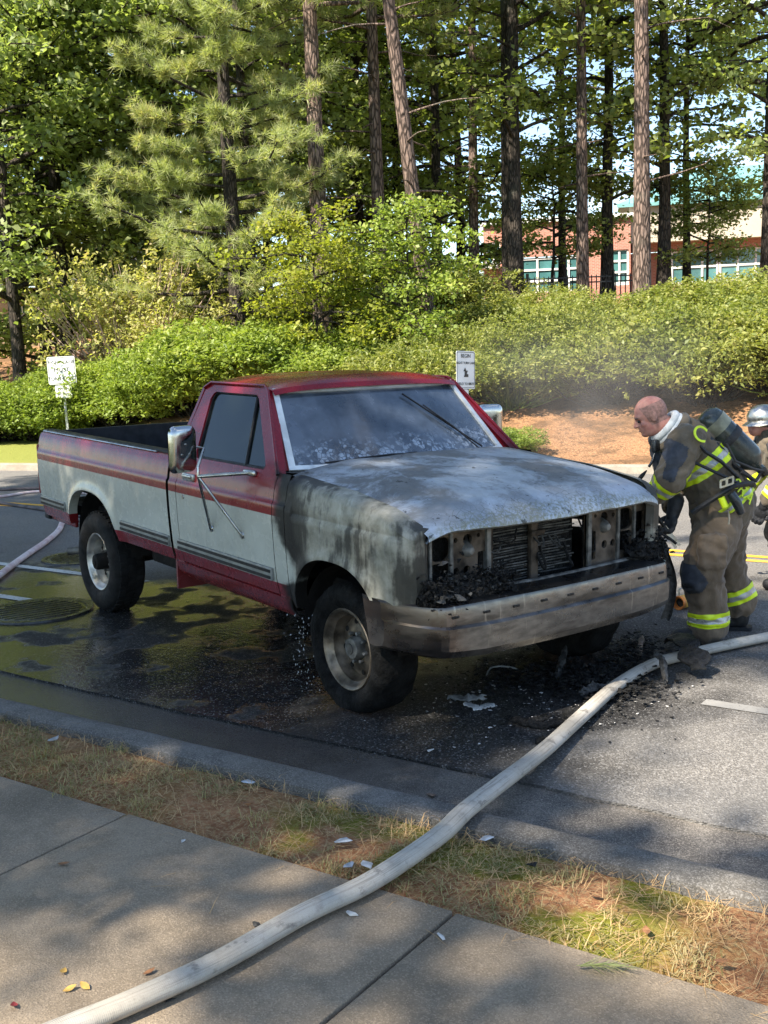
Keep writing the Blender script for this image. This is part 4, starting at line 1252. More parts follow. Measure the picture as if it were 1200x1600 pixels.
# windshield: bowed glass with a pale trim
WB, WT = (-.655, .835, 1.262), (-1.035, .705, 1.705)
def ws(a, b, off=0.0):
    """a -1..1 across, b 0..1 up"""
    y = a*(WB[1]+(WT[1]-WB[1])*b)
    x = WB[0]+(WT[0]-WB[0])*b + (.115-.03*b)*(1-a*a)
    z = WB[2]+(WT[2]-WB[2])*b - .012*(1-a*a)*(1-b)
    n = Vector((.76, a*.22, .64)).normalized()
    return Vector((x, y, z))+n*off
m = MB(); m.grid([[ws(-.965+1.93*j/24, .035+.93*i/14) for j in range(25)] for i in range(15)])
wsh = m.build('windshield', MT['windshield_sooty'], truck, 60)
m = MB()
loopo, loopi = [], []
N = 24
for j in range(N): loopo.append((-1.01+2.02*j/N, -.012)); loopi.append((-.962+1.924*j/N, .038))
for i in range(12): loopo.append((1.01, -.012+1.024*i/12)); loopi.append((.962, .038+.924*i/12))
for j in range(N): loopo.append((1.01-2.02*j/N, 1.012)); loopi.append((.962-1.924*j/N, .962))
for i in range(12): loopo.append((-1.01, 1.012-1.024*i/12)); loopi.append((-.962, .962-.924*i/12))
rows = [[ws(a, b, .0) for a, b in loopo+loopo[:1]], [ws(a, b, .014) for a, b in loopo+loopo[:1]], [ws(a, b, .014) for a, b in loopi+loopi[:1]], [ws(a, b, -.002) for a, b in loopi+loopi[:1]]]
m.grid(rows); m.build('windshield_trim', MT['trim_white'], wsh, 40)
# windscreen pillars between trim and side frame
for sg in (-1, 1):
    m = MB()
    rows = []
    for i in range(9):
        b = i/8
        p = ws(sg*1.0, b, .002); z = p.z
        rows.append([p, ((p.x-.01), sg*(abs(p.y)+.035), z-.004), (-.60-(z-1.245)*.945, sg*(gy(z)+.001), z), (-.62-(z-1.245)*.945, sg*(gy(z)-.05), z)])
    m.grid(rows); m.build('windscreen_pillar', PA, truck, 50)
# cowl panel below the glass and wipers
m = MB(); m.grid([[(ws(a, -.01).x+.0-.02, ws(a, 0).y*1.04, 1.252), (-.53+.10*(1-a*a), a*.90, 1.262+.012*(1-a*a))] for a in np.linspace(-1, 1, 17)])
m.build('cowl_panel', MT['char_grey'], truck, 40)
m = MB()
pa = ws(-.80, -.02, .03); pb = ws(.02, .07, .03)
m.tube([pa, ws(-.5, .05, .045), ws(-.2, .075, .04), pb], .008, 6); m.tube([ws(-.74, .055, .016), ws(-.3, .085, .016), ws(.05, .10, .016)], .006, 6); m.lathe([(0, .03), (.016, .028), (.02, 0)], pa-Vector((0, 0, .025)), (.2, 0, 1), 12)
m.build('wiper', MT['black_plastic'], truck, 50)
m = MB()
m.tube([ws(.70, .0, .03), ws(.56, .35, .035), ws(.38, .68, .03)], .005, 6); m.tube([ws(.76, .06, .018), ws(.52, .45, .018), ws(.24, .86, .018)], .006, 6)
m.build('wiper', MT['black_plastic'], truck, 50)
# interior
m = MB(); m.box((-1.62, 0, .83), (.5, 1.5, .18), None, .05); m.box((-1.83, 0, 1.12), (.14, 1.5, .5), Matrix.Rotation(-.2, 3, 'Y'), .05)
m.build('bench_seat', MT['seat_fabric'], truck, 50)
m = MB(); m.box((-.78, 0, 1.13), (.3, 1.6, .22), None, .05); m.build('dashboard', MT['seat_fabric'], truck, 50)
m = MB(); m.lathe([(.185+.013*math.cos(a), .013*math.sin(a)) for a in np.linspace(0, 2*math.pi, 9)[:-1]], (-1.08, .4, 1.24), (-.86, 0, .5), 26, True); m.tube([(-1.08, .4, 1.24), (-.8, .4, 1.1)], .02)
m.build('steering_wheel', MT['black_plastic'], truck, 50)
m = MB(); m.box((-1.2, 0, .52), (1.5, 1.8, .04)); m.build('cab_floor', MT['underbody'], truck)

# ---- front fenders, open behind the wheel
def ftop(x): return float(np.interp(x, [-.52, -.48, -.16, .08, .24, .42, .55, .66, .75], [1.262, 1.258, 1.236, 1.222, 1.201, 1.176, 1.150, 1.118, 1.09]))
for sg in (-1, 1):
    xs = sorted(set(list(np.linspace(-.47, .60, 30).round(4)) + [round(.005+.425*.9999*math.cos(math.pi*k/40), 4) for k in range(41)] + [-.425, .435]))
    rows = []
    for x in xs:
        zb = max(.50 if x < -.3 else .70, arch(x, .005, .425, .845))
        zt = ftop(x) - (0 if x < .46 else .040*((x-.46)/.14)**2)
        inset = 0 if x < .45 else .10*((x-.45)/.15)**2.6*.6
        row = [(x, sg*(ys(zb)-.06-inset), zb+.002)]
        for t in (0, .06, .14, .25, .4, .55, .7, .82, .92):
            z = zb+(min(1.0, zt-.07)-zb)*t
            rr = ((abs(x-.005)/.425)**2.5+max(0, (z-.36)/.485)**2.5)**.4
            row.append((x, sg*(ys(z)+.02*math.exp(-((rr-1)/.10)**2)-inset), z))
        zc = zt-.055
        for z in (1.0, 1.035, 1.052, 1.06, 1.09, 1.12, 1.15):
            z = min(z, zc-.004*(1.2-z))
            notch = -.010 if (1.045 < z < 1.075 and x > -.4) else 0
            row.append((x, sg*(ys(z)-inset+notch), z))
        yb = ys(zc)
        for (dy, dz) in ((0, 0), (-.010, .022), (-.03, .040), (-.06, .051), (-.10, .055)):
            row.append((x, sg*(yb-inset+dy), zc+dz))
        rows.append(row)
    last = rows[-1]
    rows.append([(p[0]+.022, p[1]-sg*.020, p[2]-.003) for p in last])
    rows.append([(p[0]+.030, p[1]-sg*.075, p[2]-.006) for p in last])
    rows.append([(p[0]+.0, p[1]-sg*.11, p[2]-.012) for p in last])
    m = MB(); m.grid(rows)
    m.build('fender', PA, truck, 38)
    # wheel housings
    for xc, w, y0 in ((.005, .44, .52), (-3.36, .515, .50)):
        m = MB(); rows = []
        for k in range(19):
            a = math.pi*k/18
            rows.append([(xc+w*math.cos(a), sg*y, .40+w*.93*math.sin(a)) for y in (y0, .90)])
        m.grid(rows); m.add([(r[0]) for r in rows]+[(xc, sg*y0, .40)], [(k, k+1, 19) for k in range(18)])
        m.build('wheel_housing', MT['underbody'], truck)

# ---- hood, warped by the heat
rows = []
for i in range(33):
    t = i/32; row = []
    for j in range(37):
        v = -1+2*j/36
        xr = -.52+.10*(1-v*v); xf = .655+.09*(1-abs(v)**2.4)
        x = xr+(xf-xr)*(t**.8)
        yw = .905-.03*t-.012*max(0, (x-.45)/.2)**2
        crown = .066*(1-abs(v)**2.4)
        z = ftop(x)+.006+crown*(1-.35*t)
        z -= .026*max(0, 1-(xf-x)/.17)**2.2 + .022*max(0, 1-(xf-x)/.17)**2*(1-v*v)
        z -= .045*(max(0, abs(v)-.82)/.18)**1.5*(0.4+.6*t)
        z += .010*mnoise.noise(Vector((x*2.2, v*2.4, 3)))+.004*mnoise.noise(Vector((x*7, v*7, 8)))
        z += .012*math.exp(-((abs(v)-.62)/.08)**2)*(1-t)*.6
        row.append((x, v*yw, z))
    rows.append(row)
lip = rows[-1]
rows.append([(p[0]+.006, p[1], p[2]-.022) for p in lip])
rows.append([(p[0]-.012, p[1], p[2]-.034) for p in lip])
rows.append([(p[0]-.08, p[1], p[2]-.030) for p in lip])
m = MB(); m.grid(rows)
hood = m.build('hood', MT['hood_burnt'], truck, 45)
m = MB(); m.grid([[(p[0]*.98, p[1]*.98, p[2]-.03) for p in r[::3]] for r in rows[:33:3]]); m.build('hood_underside', MT['char'], hood)

# ---- front structure showing where grille and lamps burnt away
XS = .545
def sup(a, b, t): return (XS+.02*(1-abs(a))-t, a, b)
outer = [(-.915, .70), (-.40, .70), (-.345, .70), (-.345, 1.04), (.37, 1.04), (.37, .70), (.915, .70), (.915, 1.0), (.86, 1.045), (.60, 1.085), (0, 1.10), (-.60, 1.085), (-.86, 1.045), (-.915, 1.0)]
holes = []
for sg in (-1, 1):
    holes += [rrect(sg*.70, .955, .135, .125, .045), rrect(sg*.70, .825, .125, .115, .022), rrect(sg*.835, .885, .085, .20, .02),
              circ(sg*.597, .825, .021), circ(sg*.525, .825, .024), rrect(sg*.425, .83, .052, .165, .01), circ(sg*.52, .985, .030), circ(sg*.60, .99, .014, 8), circ(sg*.445, 1.0, .012, 8)]
m = MB(); m.plate(outer, holes, sup, .02)
support = m.build('radiator_support', MT['support_metal'], truck)
for sg in (-1, 1):
    for yy, sz in ((.635, (.02, .022, .33)), (.385, (.035, .03, .34)), (.775, (.02, .018, .34))):
        m = MB(); m.box((XS+.012, sg*yy, .88), sz, None, .004); m.build('support_rib', MT['ash_metal'], support, 40)
    m = MB(); m.lathe([(0, .05), (.018, .045), (.035, .02), (.05, -.02)], (XS, sg*.52, .93), (1, 0, 0), 14); m.build('lamp_remains', MT['ash_metal'], support, 40)
    m = MB(); m.box((XS-.10, sg*.72, .88), (.03, .5, .42)); m.build('inner_panel', MT['char'], support)
# condenser and radiator: bent, sagging fins
rr_ = random.Random(5)
m = MB(); m.box((.42, .012, .85), (.05, .72, .42)); rad_o = m.build('radiator', MT['char'], truck)
for k in range(24):
    z = .665+k*.0155; y0 = -.335+(.10 if k < 9 and rr_.random() < .5 else 0)+rr_.uniform(0, .04); y1 = .355-rr_.uniform(0, .12)*(1 if k > 4 else 2.4)
    pts = [(.475+.012*mnoise.noise(Vector((y*5, k, 0))), y, z+.008*mnoise.noise(Vector((y*3, k*.6, 2)))-.012*(1 if k < 12 else 0)*abs(y)) for y in np.linspace(y0, y1, 9)]
    m = MB(); m.tube(pts, .0042, 4); m.build('radiator_fin', MT['ash_metal'] if k % 3 else MT['char_grey'], rad_o)
m = MB(); m.box((.50, .005, .86), (.035, .055, .40), None, .008); m.box((.515, .02, .95), (.03, .10, .03), None, .005); m.build('latch_brace', MT['support_metal'], truck, 40)
m = MB(); m.tube([(.60, -.36, .715), (.625, -.1, .712), (.62, .3, .712), (.58, .86, .715)], .024, 8, True, .8); m.build('lower_crossbar', MT['ash_metal'], truck, 50)
m = MB(); m.box((-.05, 0, .78), (.8, .9, .45), None, .05); m.box((.25, .0, .95), (.25, .5, .14), None, .04); m.build('engine_block', MT['char'], truck, 40)
rwz = random.Random(12)
for k in range(9):                                       # burnt wiring loops hanging in the opening
    y = rwz.uniform(-.75, .8); z = rwz.uniform(.82, 1.02); pts = []
    dy = rwz.uniform(-.22, .22); sag = rwz.uniform(.05, .22)
    for q in np.linspace(0, 1, 8): pts.append((.50+.07*math.sin(q*3.1)+rwz.uniform(-.006, .006), y+dy*q, max(.71, z-sag*math.sin(q*math.pi*rwz.uniform(.8, 1.1)))))
    m = MB(); m.tube(pts, rwz.uniform(.004, .008), 5); m.build('burnt_wire', MT['char' if k % 2 else 'char_grey'], truck, 60)
# charred heaps of melted plastic on the bumper
def shards(seed, c, ext, n, s0, s1, flat=.5):
    r = random.Random(seed); m = MB()
    for k in range(n):
        p = Vector(c)+Vector((r.gauss(0, ext[0]), r.uniform(-1, 1)*ext[1], r.gauss(0, ext[2])))
        s = r.uniform(s0, s1)
        q = [Vector((r.uniform(-1, 1), r.uniform(-1, 1), r.uniform(-flat, flat)))*s for _ in range(6)]
        bm = bmesh.new()
        for v in q: bm.verts.new(v+p)
        bmesh.ops.convex_hull(bm, input=bm.verts[:])
        bm.verts.index_update()
        m.add([v.co.copy() for v in bm.verts], [tuple(v.index for v in f.verts) for f in bm.faces]); bm.free()
    return m
def lump(seed, x, y0, y1, z, r):
    m = MB(); rows = []; n = 30; k = 16
    for i in range(n+1):
        t = i/n; y = y0+(y1-y0)*t; e = math.sin(math.pi*min(1, max(0.02, t)))**.4
        row = []
        for j in range(k+1):
            a = 2*math.pi*(j % k)/k
            d = mnoise.noise(Vector((math.cos(a)*1.5+seed, math.sin(a)*1.5, y*9))) + .6*mnoise.noise(Vector((math.cos(a)*4, math.sin(a)*4+seed, y*26)))+.35*mnoise.noise(Vector((math.cos(a)*9, math.sin(a)*9+seed, y*70)))
            rr = r*e*(1+.55*d)
            row.append((x+math.cos(a)*rr*1.1, y, z+math.sin(a)*rr))
        rows.append(row)
    m.grid(rows); return m
m = lump(1, .64, -.92, -.30, .735, .060)
m2 = shards(1, (.645, -.61, .75), (.045, .30, .045), 1500, .005, .019, .9); m.add(m2.v, m2.f); m.build('melted_lamp', MT['char'], truck)
m = shards(2, (.645, -.58, .765), (.045, .29, .045), 260, .004, .014, .9); m.build('ash_crust', MT['char_grey'], truck)['kind'] = 'stuff'
m = lump(5, .60, .66, .98, .745, .062); m2 = shards(3, (.60, .83, .76), (.05, .14, .05), 700, .005, .019, .9); m.add(m2.v, m2.f); m.build('melted_lamp', MT['char'], truck)
m = shards(4, (.70, -.80, .66), (.02, .06, .08), 60, .01, .04); m.build('dripped_plastic', MT['char_grey'], truck)['kind'] = 'stuff'
m = MB(); m.tube([(.52, .90, .80), (.55, .97, .835), (.57, 1.03, .845), (.58, 1.07, .835)], [.016, .013, .024, .016], 6); m.tube([(.57, 1.0, .835), (.60, 1.05, .80), (.62, 1.09, .765)], .009, 5); m.tube([(.50, .90, .77), (.56, .97, .79), (.58, 1.0, .81)], .009, 5)
m.build('bent_bracket', MT['char'], truck, 50)
m = MB()
rows = []
for k in range(14):
    t = k/13
    y = 1.0+.035*math.sin(t*3)+.01*mnoise.noise(Vector((t*7, 1, 0))); z = .80-.50*t; x = .56+.08*math.sin(t*2.4)
    w = .030+.014*mnoise.noise(Vector((t*9, 5, 0)))
    rows.append([(x-w, y, z), (x, y+.02, z+.01), (x+w, y+.004, z)])
m.grid(rows); m.grid([[(p[0], p[1]+.008, p[2]) for p in r] for r in rows]); m.build('hanging_trim', MT['char_grey'], truck, 60)

# ---- front bumper
prof = [(-.16, .722), (-.03, .715), (-.006, .708), (0, .690), (.004, .645), (.004, .604), (.024, .592), (.026, .55), (.022, .47), (.004, .432), (-.05, .415), (-.10, .420)]
rows = []
ya = list(np.linspace(-1, 1, 61))
for v in ya:
    a = abs(v)
    back = .05*a*a + (0 if a < .82 else .30*((a-.82)/.18)**2.0)
    y = v*1.0 if a < .9 else math.copysign(.9+ (a-.9)*1.02, v)
    rise = .05*max(0, (a-.55)/.45)**1.6
    rows.append([(.79-back+dx, y, z+rise*max(0, (.70-z)/.28)+.003*mnoise.noise(Vector((y*2, z*5, 0)))) for dx, z in prof])
m = MB(); m.grid(rows)
m.add(rows[0], [tuple(range(len(prof)))]); m.add(rows[-1], [tuple(range(len(prof)))[::-1]])
bumper = m.build('front_bumper', MT['bumper_burnt'], truck, 18)
for k in range(9):
    y = -.78+k*.195
    m = MB(); m.box((.793-.05*y*y, y, .655), (.012, .045, .013), None, .003); m.build('bumper_slot', MT['char_shiny'], bumper)
# ---- underbody
m = MB()
for sg in (-1, 1): m.box((-1.9, sg*.42, .46), (5.0, .08, .16), None, .01)
m.build('chassis_rail', MT['underbody'], truck, 40)
m = MB(); m.tube([(-3.378, -.75, .29), (-3.378, .75, .29)], .05, 10); m.lathe([(0, -.16), (.1, -.13), (.16, 0), (.1, .13), (0, .16)], (-3.378, 0, .29), (0, 1, 0), 18); m.build('rear_axle', MT['underbody'], truck, 50)
m = MB(); m.tube([(0, -.75, .345), (0, .75, .345)], .045, 10); m.lathe([(0, -.14), (.13, 0), (0, .14)], (0, .25, .345), (0, 1, 0), 16); m.build('front_axle', MT['underbody'], truck, 50)
m = MB(); m.box((-2.35, -.62, .50), (.8, .34, .26), None, .04); m.build('fuel_tank', MT['underbody'], truck, 40)
m = MB(); m.tube([(-2.6, -.60, .36), (-2.45, -.62, .30), (-2.4, -.62, .26)], .03, 8); m.build('tow_fitting', MT['underbody'], truck, 40)
for dy in (0, .085):
    m = MB(); pts = [(-2.6, -.52+dy*.3, .40), (-3.3, -.60+dy, .50), (-3.75, -.70+dy, .36), (-3.92, -.80+dy, .285), (-4.02, -.95+dy, .275)]
    m.tube(pts, .030, 12, False); m.tube(pts, .026, 12, False); m.build('exhaust_pipe', MT['ash_metal'], truck, 60)
m = MB(); m.box((-1.9, 0, .64), (5.0, 1.5, .05)); m.build('floor_pan', MT['underbody'], truck)

# ---- mirrors on tube brackets
for sg in (-1, 1):
    mz = lvl(-1.24, 1.41)
    mr = bpy.data.objects.new('wing_mirror', None); C.objects.link(mr); mr.parent = truck
    cx, cy = -1.22, sg*1.245
    R = Matrix.Rotation(-sg*.25, 3, 'Z')
    m = MB(); 
    # head: rounded shell, bulged towards the front
    rows = []
    for i in range(9):
        t = i/8
        k = math.cos(t*math.pi/2)**.55 if i < 8 else .0
        rows.append([Vector(R @ Vector((.035*math.sin(t*math.pi/2)**1.0, a*k**.35 if False else a*(.35+.65*k), b*(.35+.65*k))))+Vector((cx, cy, mz)) for a, b in rrect(0, 0, .205, .285, .045)])
    rows = [r+r[:1] for r in rows]
    m.grid(rows); m.add([rows[-1][k] for k in range(len(rows[-1])-1)], [tuple(range(len(rows[-1])-1))])
    m.add([p-R @ Vector((.006, 0, 0)) for p in rows[0][:-1]], [tuple(range(len(rows[0])-1))])
    hd = m.build('mirror_head', MT['chrome'], mr, 40)
    for q in ((0, .03), (.03, -.03), (-.03, -.03)):
        m = MB(); m.lathe([(0, .006), (.007, .005), (.008, 0)], Vector((cx, cy, mz))+R @ Vector((.035, q[0], q[1])), R @ Vector((1, 0, 0)), 10); m.build('bolt', MT['chrome_dull'], hd)
    jx, jy, jz = -1.13, sg*1.19, lvl(-1.13, 1.245)
    m = MB(); m.tube([(cx+.02, cy-sg*.09, mz+.01), (cx+.05, cy-sg*.12, mz-.0), (jx, jy-sg*.0, jz+.06), (jx, jy, jz)], .009, 8)
    m.tube([(jx, jy, jz), (-.90, sg*.965, lvl(-.9, 1.262))], .012, 8); m.box((-.90, sg*.965, lvl(-.9, 1.262)), (.13, .03, .035), None, .01)
    m.tube([(jx, jy, jz), (-1.36, sg*1.0, lvl(-1.36, .872))], .009, 8); m.tube([(jx, jy, jz), (-.965, sg*1.003, lvl(-.96, .885))], .009, 8)
    for x in (-1.36, -.965): m.lathe([(0, .012), (.018, .010), (.022, 0)], (x, sg*.995, lvl(x, .88)), (0, sg, 0), 12)
    m.build('mirror_bracket', MT['chrome_dull'], mr, 50)

# ---- wheels
def wheel(x, sg, zc_world, lipy, flat=False, burnt=False):
    zc = lvl(x, zc_world)
    w = bpy.data.objects.new('wheel', None); C.objects.link(w); w.parent = truck; w.location = (x, 0, zc)
    Rt, rim = (.366 if burnt else .392), .218
    y0 = lipy                                           # outer bead
    kq = Rt/.392
    prof = [(rim-.004, 0), (rim+.012, .004), (rim+.03, .022), (.30*kq, .036), (.345*kq, .032), (.374*kq, .016), (.386*kq, -.006), (Rt, -.03), (Rt, -.17), (.386*kq, -.20), (.36*kq, -.225), (.30*kq, -.24), (rim+.02, -.225), (rim-.004, -.20)]
    m = MB(); N = 56; vs_, fs_ = [], []
    for k in range(N):
        a = 2*math.pi*k/N; 
        for r, h in prof:
            px, pz = r*math.cos(a), r*math.sin(a); hh = h
            if flat:
                lim = -zc_world+.012
                if pz < lim:
                    over = lim-pz; pz = lim+.004*mnoise.noise(Vector((px*9, h*9, 0)))
                    hh = h + (.055 if h > -.1 else -.055)*min(1, over/.05)
                pz += .018*mnoise.noise(Vector((px*14, pz*14, h*14)))*(1 if r > .27 and pz > lim+.02 else 0)
                px += .018*mnoise.noise(Vector((px*14, pz*14, h*14+5)))*(1 if r > .27 else 0)
            vs_.append((px, sg*(y0+hh), pz))
    mp = len(prof)
    for k in range(N):
        for i in range(mp-1):
            fs_.append((k*mp+i, ((k+1) % N)*mp+i, ((k+1) % N)*mp+i+1, k*mp+i+1))
    m.add(vs_, fs_)
    ty = m.build('tyre', MT['rubber_burnt' if burnt else 'rubber'], w, 50)
    if not flat:
        for k in range(44):                             # tread blocks
            a = 2*math.pi*(k+.5)/44
            m = MB()
            for q, hh in ((0, -.035), (.5, -.10), (0, -.165)):
                aa = a+q*2*math.pi/44
                m.box((math.cos(aa)*(Rt+.002), sg*(y0+hh), math.sin(aa)*(Rt+.002)), (.014, .052, .036), Matrix.Rotation(-aa, 3, 'Y'))
            m.build('tread_block', MT['rubber'], ty)
    rm = MT['rim_burnt' if burnt else 'rim_chrome']
    m = MB(); m.lathe([(rim+.012, .006), (rim+.006, .012), (rim-.006, .006), (rim-.012, -.004), (rim-.022, -.02), (rim-.034, -.03), (rim-.038, -.055), (.170, -.075), (.165, -.09), (.120, -.078), (.095, -.068), (.072, -.068)], (0, sg*y0, 0), (0, sg, 0), 48)
    ri = m.build('rim', rm, w, 35)
    for k in range(8):
        a = 2*math.pi*k/8+.2
        m = MB(); m.lathe([(0, .002), (.015, .002), (.017, -.002)], (math.cos(a)*.143, sg*(y0-.081), math.sin(a)*.143), (0, sg, 0), 12); m.build('vent_hole', MT['underbody'], ri)
        m = MB(); m.lathe([(0, .022), (.009, .022), (.011, .018), (.012, -.01)], (math.cos(a+.39)*.083, sg*(y0-.066), math.sin(a+.39)*.083), (0, sg, 0), 6); m.build('lug_nut', MT['ash_metal'], ri)
    L = .035 if x < -1 else -.02
    m = MB(); m.lathe([(.066, -.08), (.064, L-.02), (.056, L), (.03, L+.006), (.028, L+.012), (0, L+.014)], (0, sg*y0, 0), (0, sg, 0), 24)
    m.build('hub', MT['underbody' if x < -1 else 'ash_metal'], w, 40)
    return w
wheel(0, -1, .341, .905, True, True)
wheel(0, 1, .341, .905, True, True)
wheel(-3.378, -1, .392, .94)
wheel(-3.378, 1, .392, .94)
# ------------------------------------------------------------------ signs
def text_mesh(body, size, depth=.002, align='CENTER'):
    cu = bpy.data.curves.new('lettering', 'FONT')
    cu.body = body; cu.size = size; cu.extrude = depth; cu.align_x = align; cu.align_y = 'CENTER'; cu.space_line = 1.0
    o = bpy.data.objects.new('lettering_source', cu); C.objects.link(o)
    bpy.context.view_layer.update()
    me = bpy.data.meshes.new_from_object(o.evaluated_get(bpy.context.evaluated_depsgraph_get()))
    bpy.data.objects.remove(o); bpy.data.curves.remove(cu)
    me.materials.clear()
    return me

def sign_face(root, w, h, zc, lines, y=-.03, border=True, plate_name='sign_plate'):
    """plate in the xz plane facing -y"""
    m = MB(); m.plate(rrect(0, zc, w, h, min(w, h)*.07), [], lambda a, b, t: (a, y+t, b), .004)
    pl = m.build(plate_name, MT['sign_white'], root)
    if border:
        m = MB(); m.plate(rrect(0, zc, w*.95, h*.95, min(w, h)*.06), [rrect(0, zc, w*.915, h-.085*w if False else h*.95-w*.035, min(w, h)*.05)], lambda a, b, t: (a, y-.0025+t, b), .002)
        m.build('border', MT['sign_black'], pl)
    for body, size, dz in lines:
        me = text_mesh(body, size)
        o = obj('lettering', me, pl, MT['sign_black'])
        o.location = (0, y-.003, zc+dz); o.rotation_euler = (rad(90), 0, 0)
    return pl

def post(root, h, kind='galvanised', w=.05):
    m = MB(); m.box((0, 0, h/2-.2), (w, .03, h+.4)); 
    po = m.build('post', MT[kind], root)
    return po
pL = at_px(104, 25.6, 640)
sg1 = thing('lane_sign', 'square white right lane sign with a small plate below on a grey post', 'road sign', pL, None, (rad(1.5), rad(-1.0), math.atan2(_f.y, _f.x)-math.pi/2+.05))
TOPZ = CAM_POS.z + (577-563)/FPX*25.6 - pL.z + .02     # top of the sign over its foot
post(sg1, TOPZ-.05)
sign_face(sg1, .61, .61, TOPZ-.305, [('RIGHT LANE', .105, .18), ('MUST', .135, .01), ('TURN RIGHT', .105, -.18)])
sign_face(sg1, .36, .27, TOPZ-.61-.16, [('EXCEPT', .075, .05), ('BICYCLES', .065, -.06)], border=False, plate_name='lower_plate')

pR = at_px(724, 17.6, 620)
sg2 = thing('turn_lane_sign', 'upright white turn lane sign with a black arrow, angled away above the windshield edge', 'road sign', pR, None, (rad(-1), rad(2.5), math.atan2(_f.y, _f.x)-math.pi/2-.05+.85))
T2 = CAM_POS.z + (553-549)/FPX*17.6 - pR.z
post(sg2, T2-.1, 'wood_post', .09)
pl = sign_face(sg2, .46, .60, T2-.30, [('BEGIN', .085, .22), ('RIGHT TURN LANE', .055, .11), ('YIELD TO BIKES', .058, -.22)])
m = MB()
m.plate([(-.05, -.09), (.06, -.09), (.06, -.05), (.02, -.04), (.05, .01), (.01, .01), (-.02, .06), (-.06, .0), (-.03, .0), (-.03, -.05)], [], lambda a, b, t: (a, -.035+t, T2-.32+b), .002)
m.build('arrow_symbol', MT['sign_black'], pl)
pl = sign_face(sg2, .11, .40, T2-.60-.21, [], border=False, plate_name='lower_plate', y=-.04)
for dz in (.14, -.02):
    m = MB(); m.plate(circ(0, T2-.94+dz, .048, 16), [circ(0, T2-.94+dz, .032, 16)], lambda a, b, t: (a, -.0435+t, b), .003); m.build('ring_mark', MT['sign_black'], pl)

# ------------------------------------------------------------------ school building behind the trees
def facade_frame(u, D, v=430):
    d = ray(u, v); h = Vector((d.x, d.y, 0)).normalized()
    p = Vector((CAM_POS.x, CAM_POS.y, 0))+h*D
    return p, h
DB = 58.0
pB, hB = facade_frame(980, DB)
rB = Vector((-hB.y, hB.x, 0))*-1                        # to the right along the wall
kB = DB/FPX                                           # metres for one pixel at that distance
def bz(v, D=DB): return CAM_POS.z + (545-v)*D/FPX       # height of image row v at that distance
def bx_(u, D=DB): return (u-980)*D/FPX
school = thing('school_building', 'brick and cream building with teal roof behind the iron fence', 'building', (pB.x, pB.y, 0), None, (0, 0, math.atan2(rB.y, rB.x)))
# local frame: x right along the wall, y away from the camera, z up
zb = bz(500)
m = MB()
brick_holes = [rrect((bx_(766)+bx_(792))/2, bz(395), bx_(792)-bx_(768), bz(378)-bz(411), .01, 1),
               rrect((bx_(822)+bx_(918))/2, bz(430), bx_(918)-bx_(822), bz(404)-bz(458), .01, 1),
               rrect((bx_(955)+bx_(982))/2, bz(425), bx_(982)-bx_(955), bz(398)-bz(450), .01, 1)]
m.plate([(bx_(765), zb), (bx_(985), zb), (bx_(985), bz(352)), (bx_(765), bz(352))], brick_holes, lambda a, b, t: (a, t, b), .3)
m.box((bx_(765)+.15, 6, (zb+bz(352))/2), (.3, 11.4, bz(352)-zb-.02))
m.build('brick_wing', MT['brick_wall'], school)
m = MB(); m.box(((bx_(765)+bx_(985))/2, .1, bz(350)), (bx_(985)-bx_(765)+.3, .6, .22)); m.build('coping', MT['trim_stone'], school)
def window(x0, x1, z0, z1, nx, nz, y=.12, trans=None):
    w = bpy.data.objects.new('window', None); C.objects.link(w); w.parent = school
    fw = .10
    for i in range(nx):
        for j in range(nz):
            a0, a1 = x0+(x1-x0)*i/nx, x0+(x1-x0)*(i+1)/nx; b0, b1 = z0+(z1-z0)*j/nz, z0+(z1-z0)*(j+1)/nz
            m = MB(); m.box(((a0+a1)/2, y+.05, (b0+b1)/2), (a1-a0-fw*.6, .02, b1-b0-fw*.6)); m.build('pane', MT['window_glass'], w)
    for i in range(nx+1):
        m = MB(); m.box((x0+(x1-x0)*i/nx, y+.02, (z0+z1)/2), (fw, .12, z1-z0+fw)); m.build('mullion', MT['trim_stone'], w)
    for j in range(nz+1):
        m = MB(); m.box(((x0+x1)/2, y+.024, z0+(z1-z0)*j/nz), (x1-x0-.002, .1, fw)); m.build('transom', MT['trim_stone'], w)
window(bx_(768), bx_(791), bz(410), bz(379), 2, 2)
window(bx_(823), bx_(917), bz(456), bz(406), 4, 3)
window(bx_(956), bx_(981), bz(448), bz(399), 2, 3)
m = MB(); m.box((bx_(771), -.4, bz(415)), (1.2, 1.2, .28)); m.build('entrance_canopy', MT['trim_stone'], school)
# cream upper storey with teal roof, set a little back
m = MB(); m.box(((bx_(983)+bx_(1290))/2, .9, (bz(330)+bz(390))/2), (bx_(1290)-bx_(983), 1.2, bz(330)-bz(390))); m.build('cream_fascia', MT['stucco_cream'], school)
m = MB()
rx0, rx1 = bx_(965), bx_(1300)
m.add([(rx0, .0, bz(333)), (rx1, .0, bz(333)), (rx1, 9, bz(250)), (rx0+4.5, 9, bz(250)), (rx0, .0, bz(338)), (rx1, .0, bz(338)), (rx0+.4, 12, bz(333)), (rx1, 12, bz(333))], [(0, 1, 2, 3), (4, 5, 1, 0), (0, 3, 6), (3, 2, 7, 6)])
roof = m.build('roof', MT['roof_teal'], school)
for k in range(30):
    x = rx0+.6+k*.42
    if x < rx1:
        f0 = 0.0; xt = x
        y0 = 0 ; t0 = 1.0 if x > rx0+4.5 else (x-rx0)/4.5
        m = MB(); m.tube([(x, -.01, bz(333)+.03), (x, 9*t0, bz(333)+(bz(250)-bz(333))*t0+.03)], .03, 4); m.build('roof_seam', MT['roof_teal'], roof)
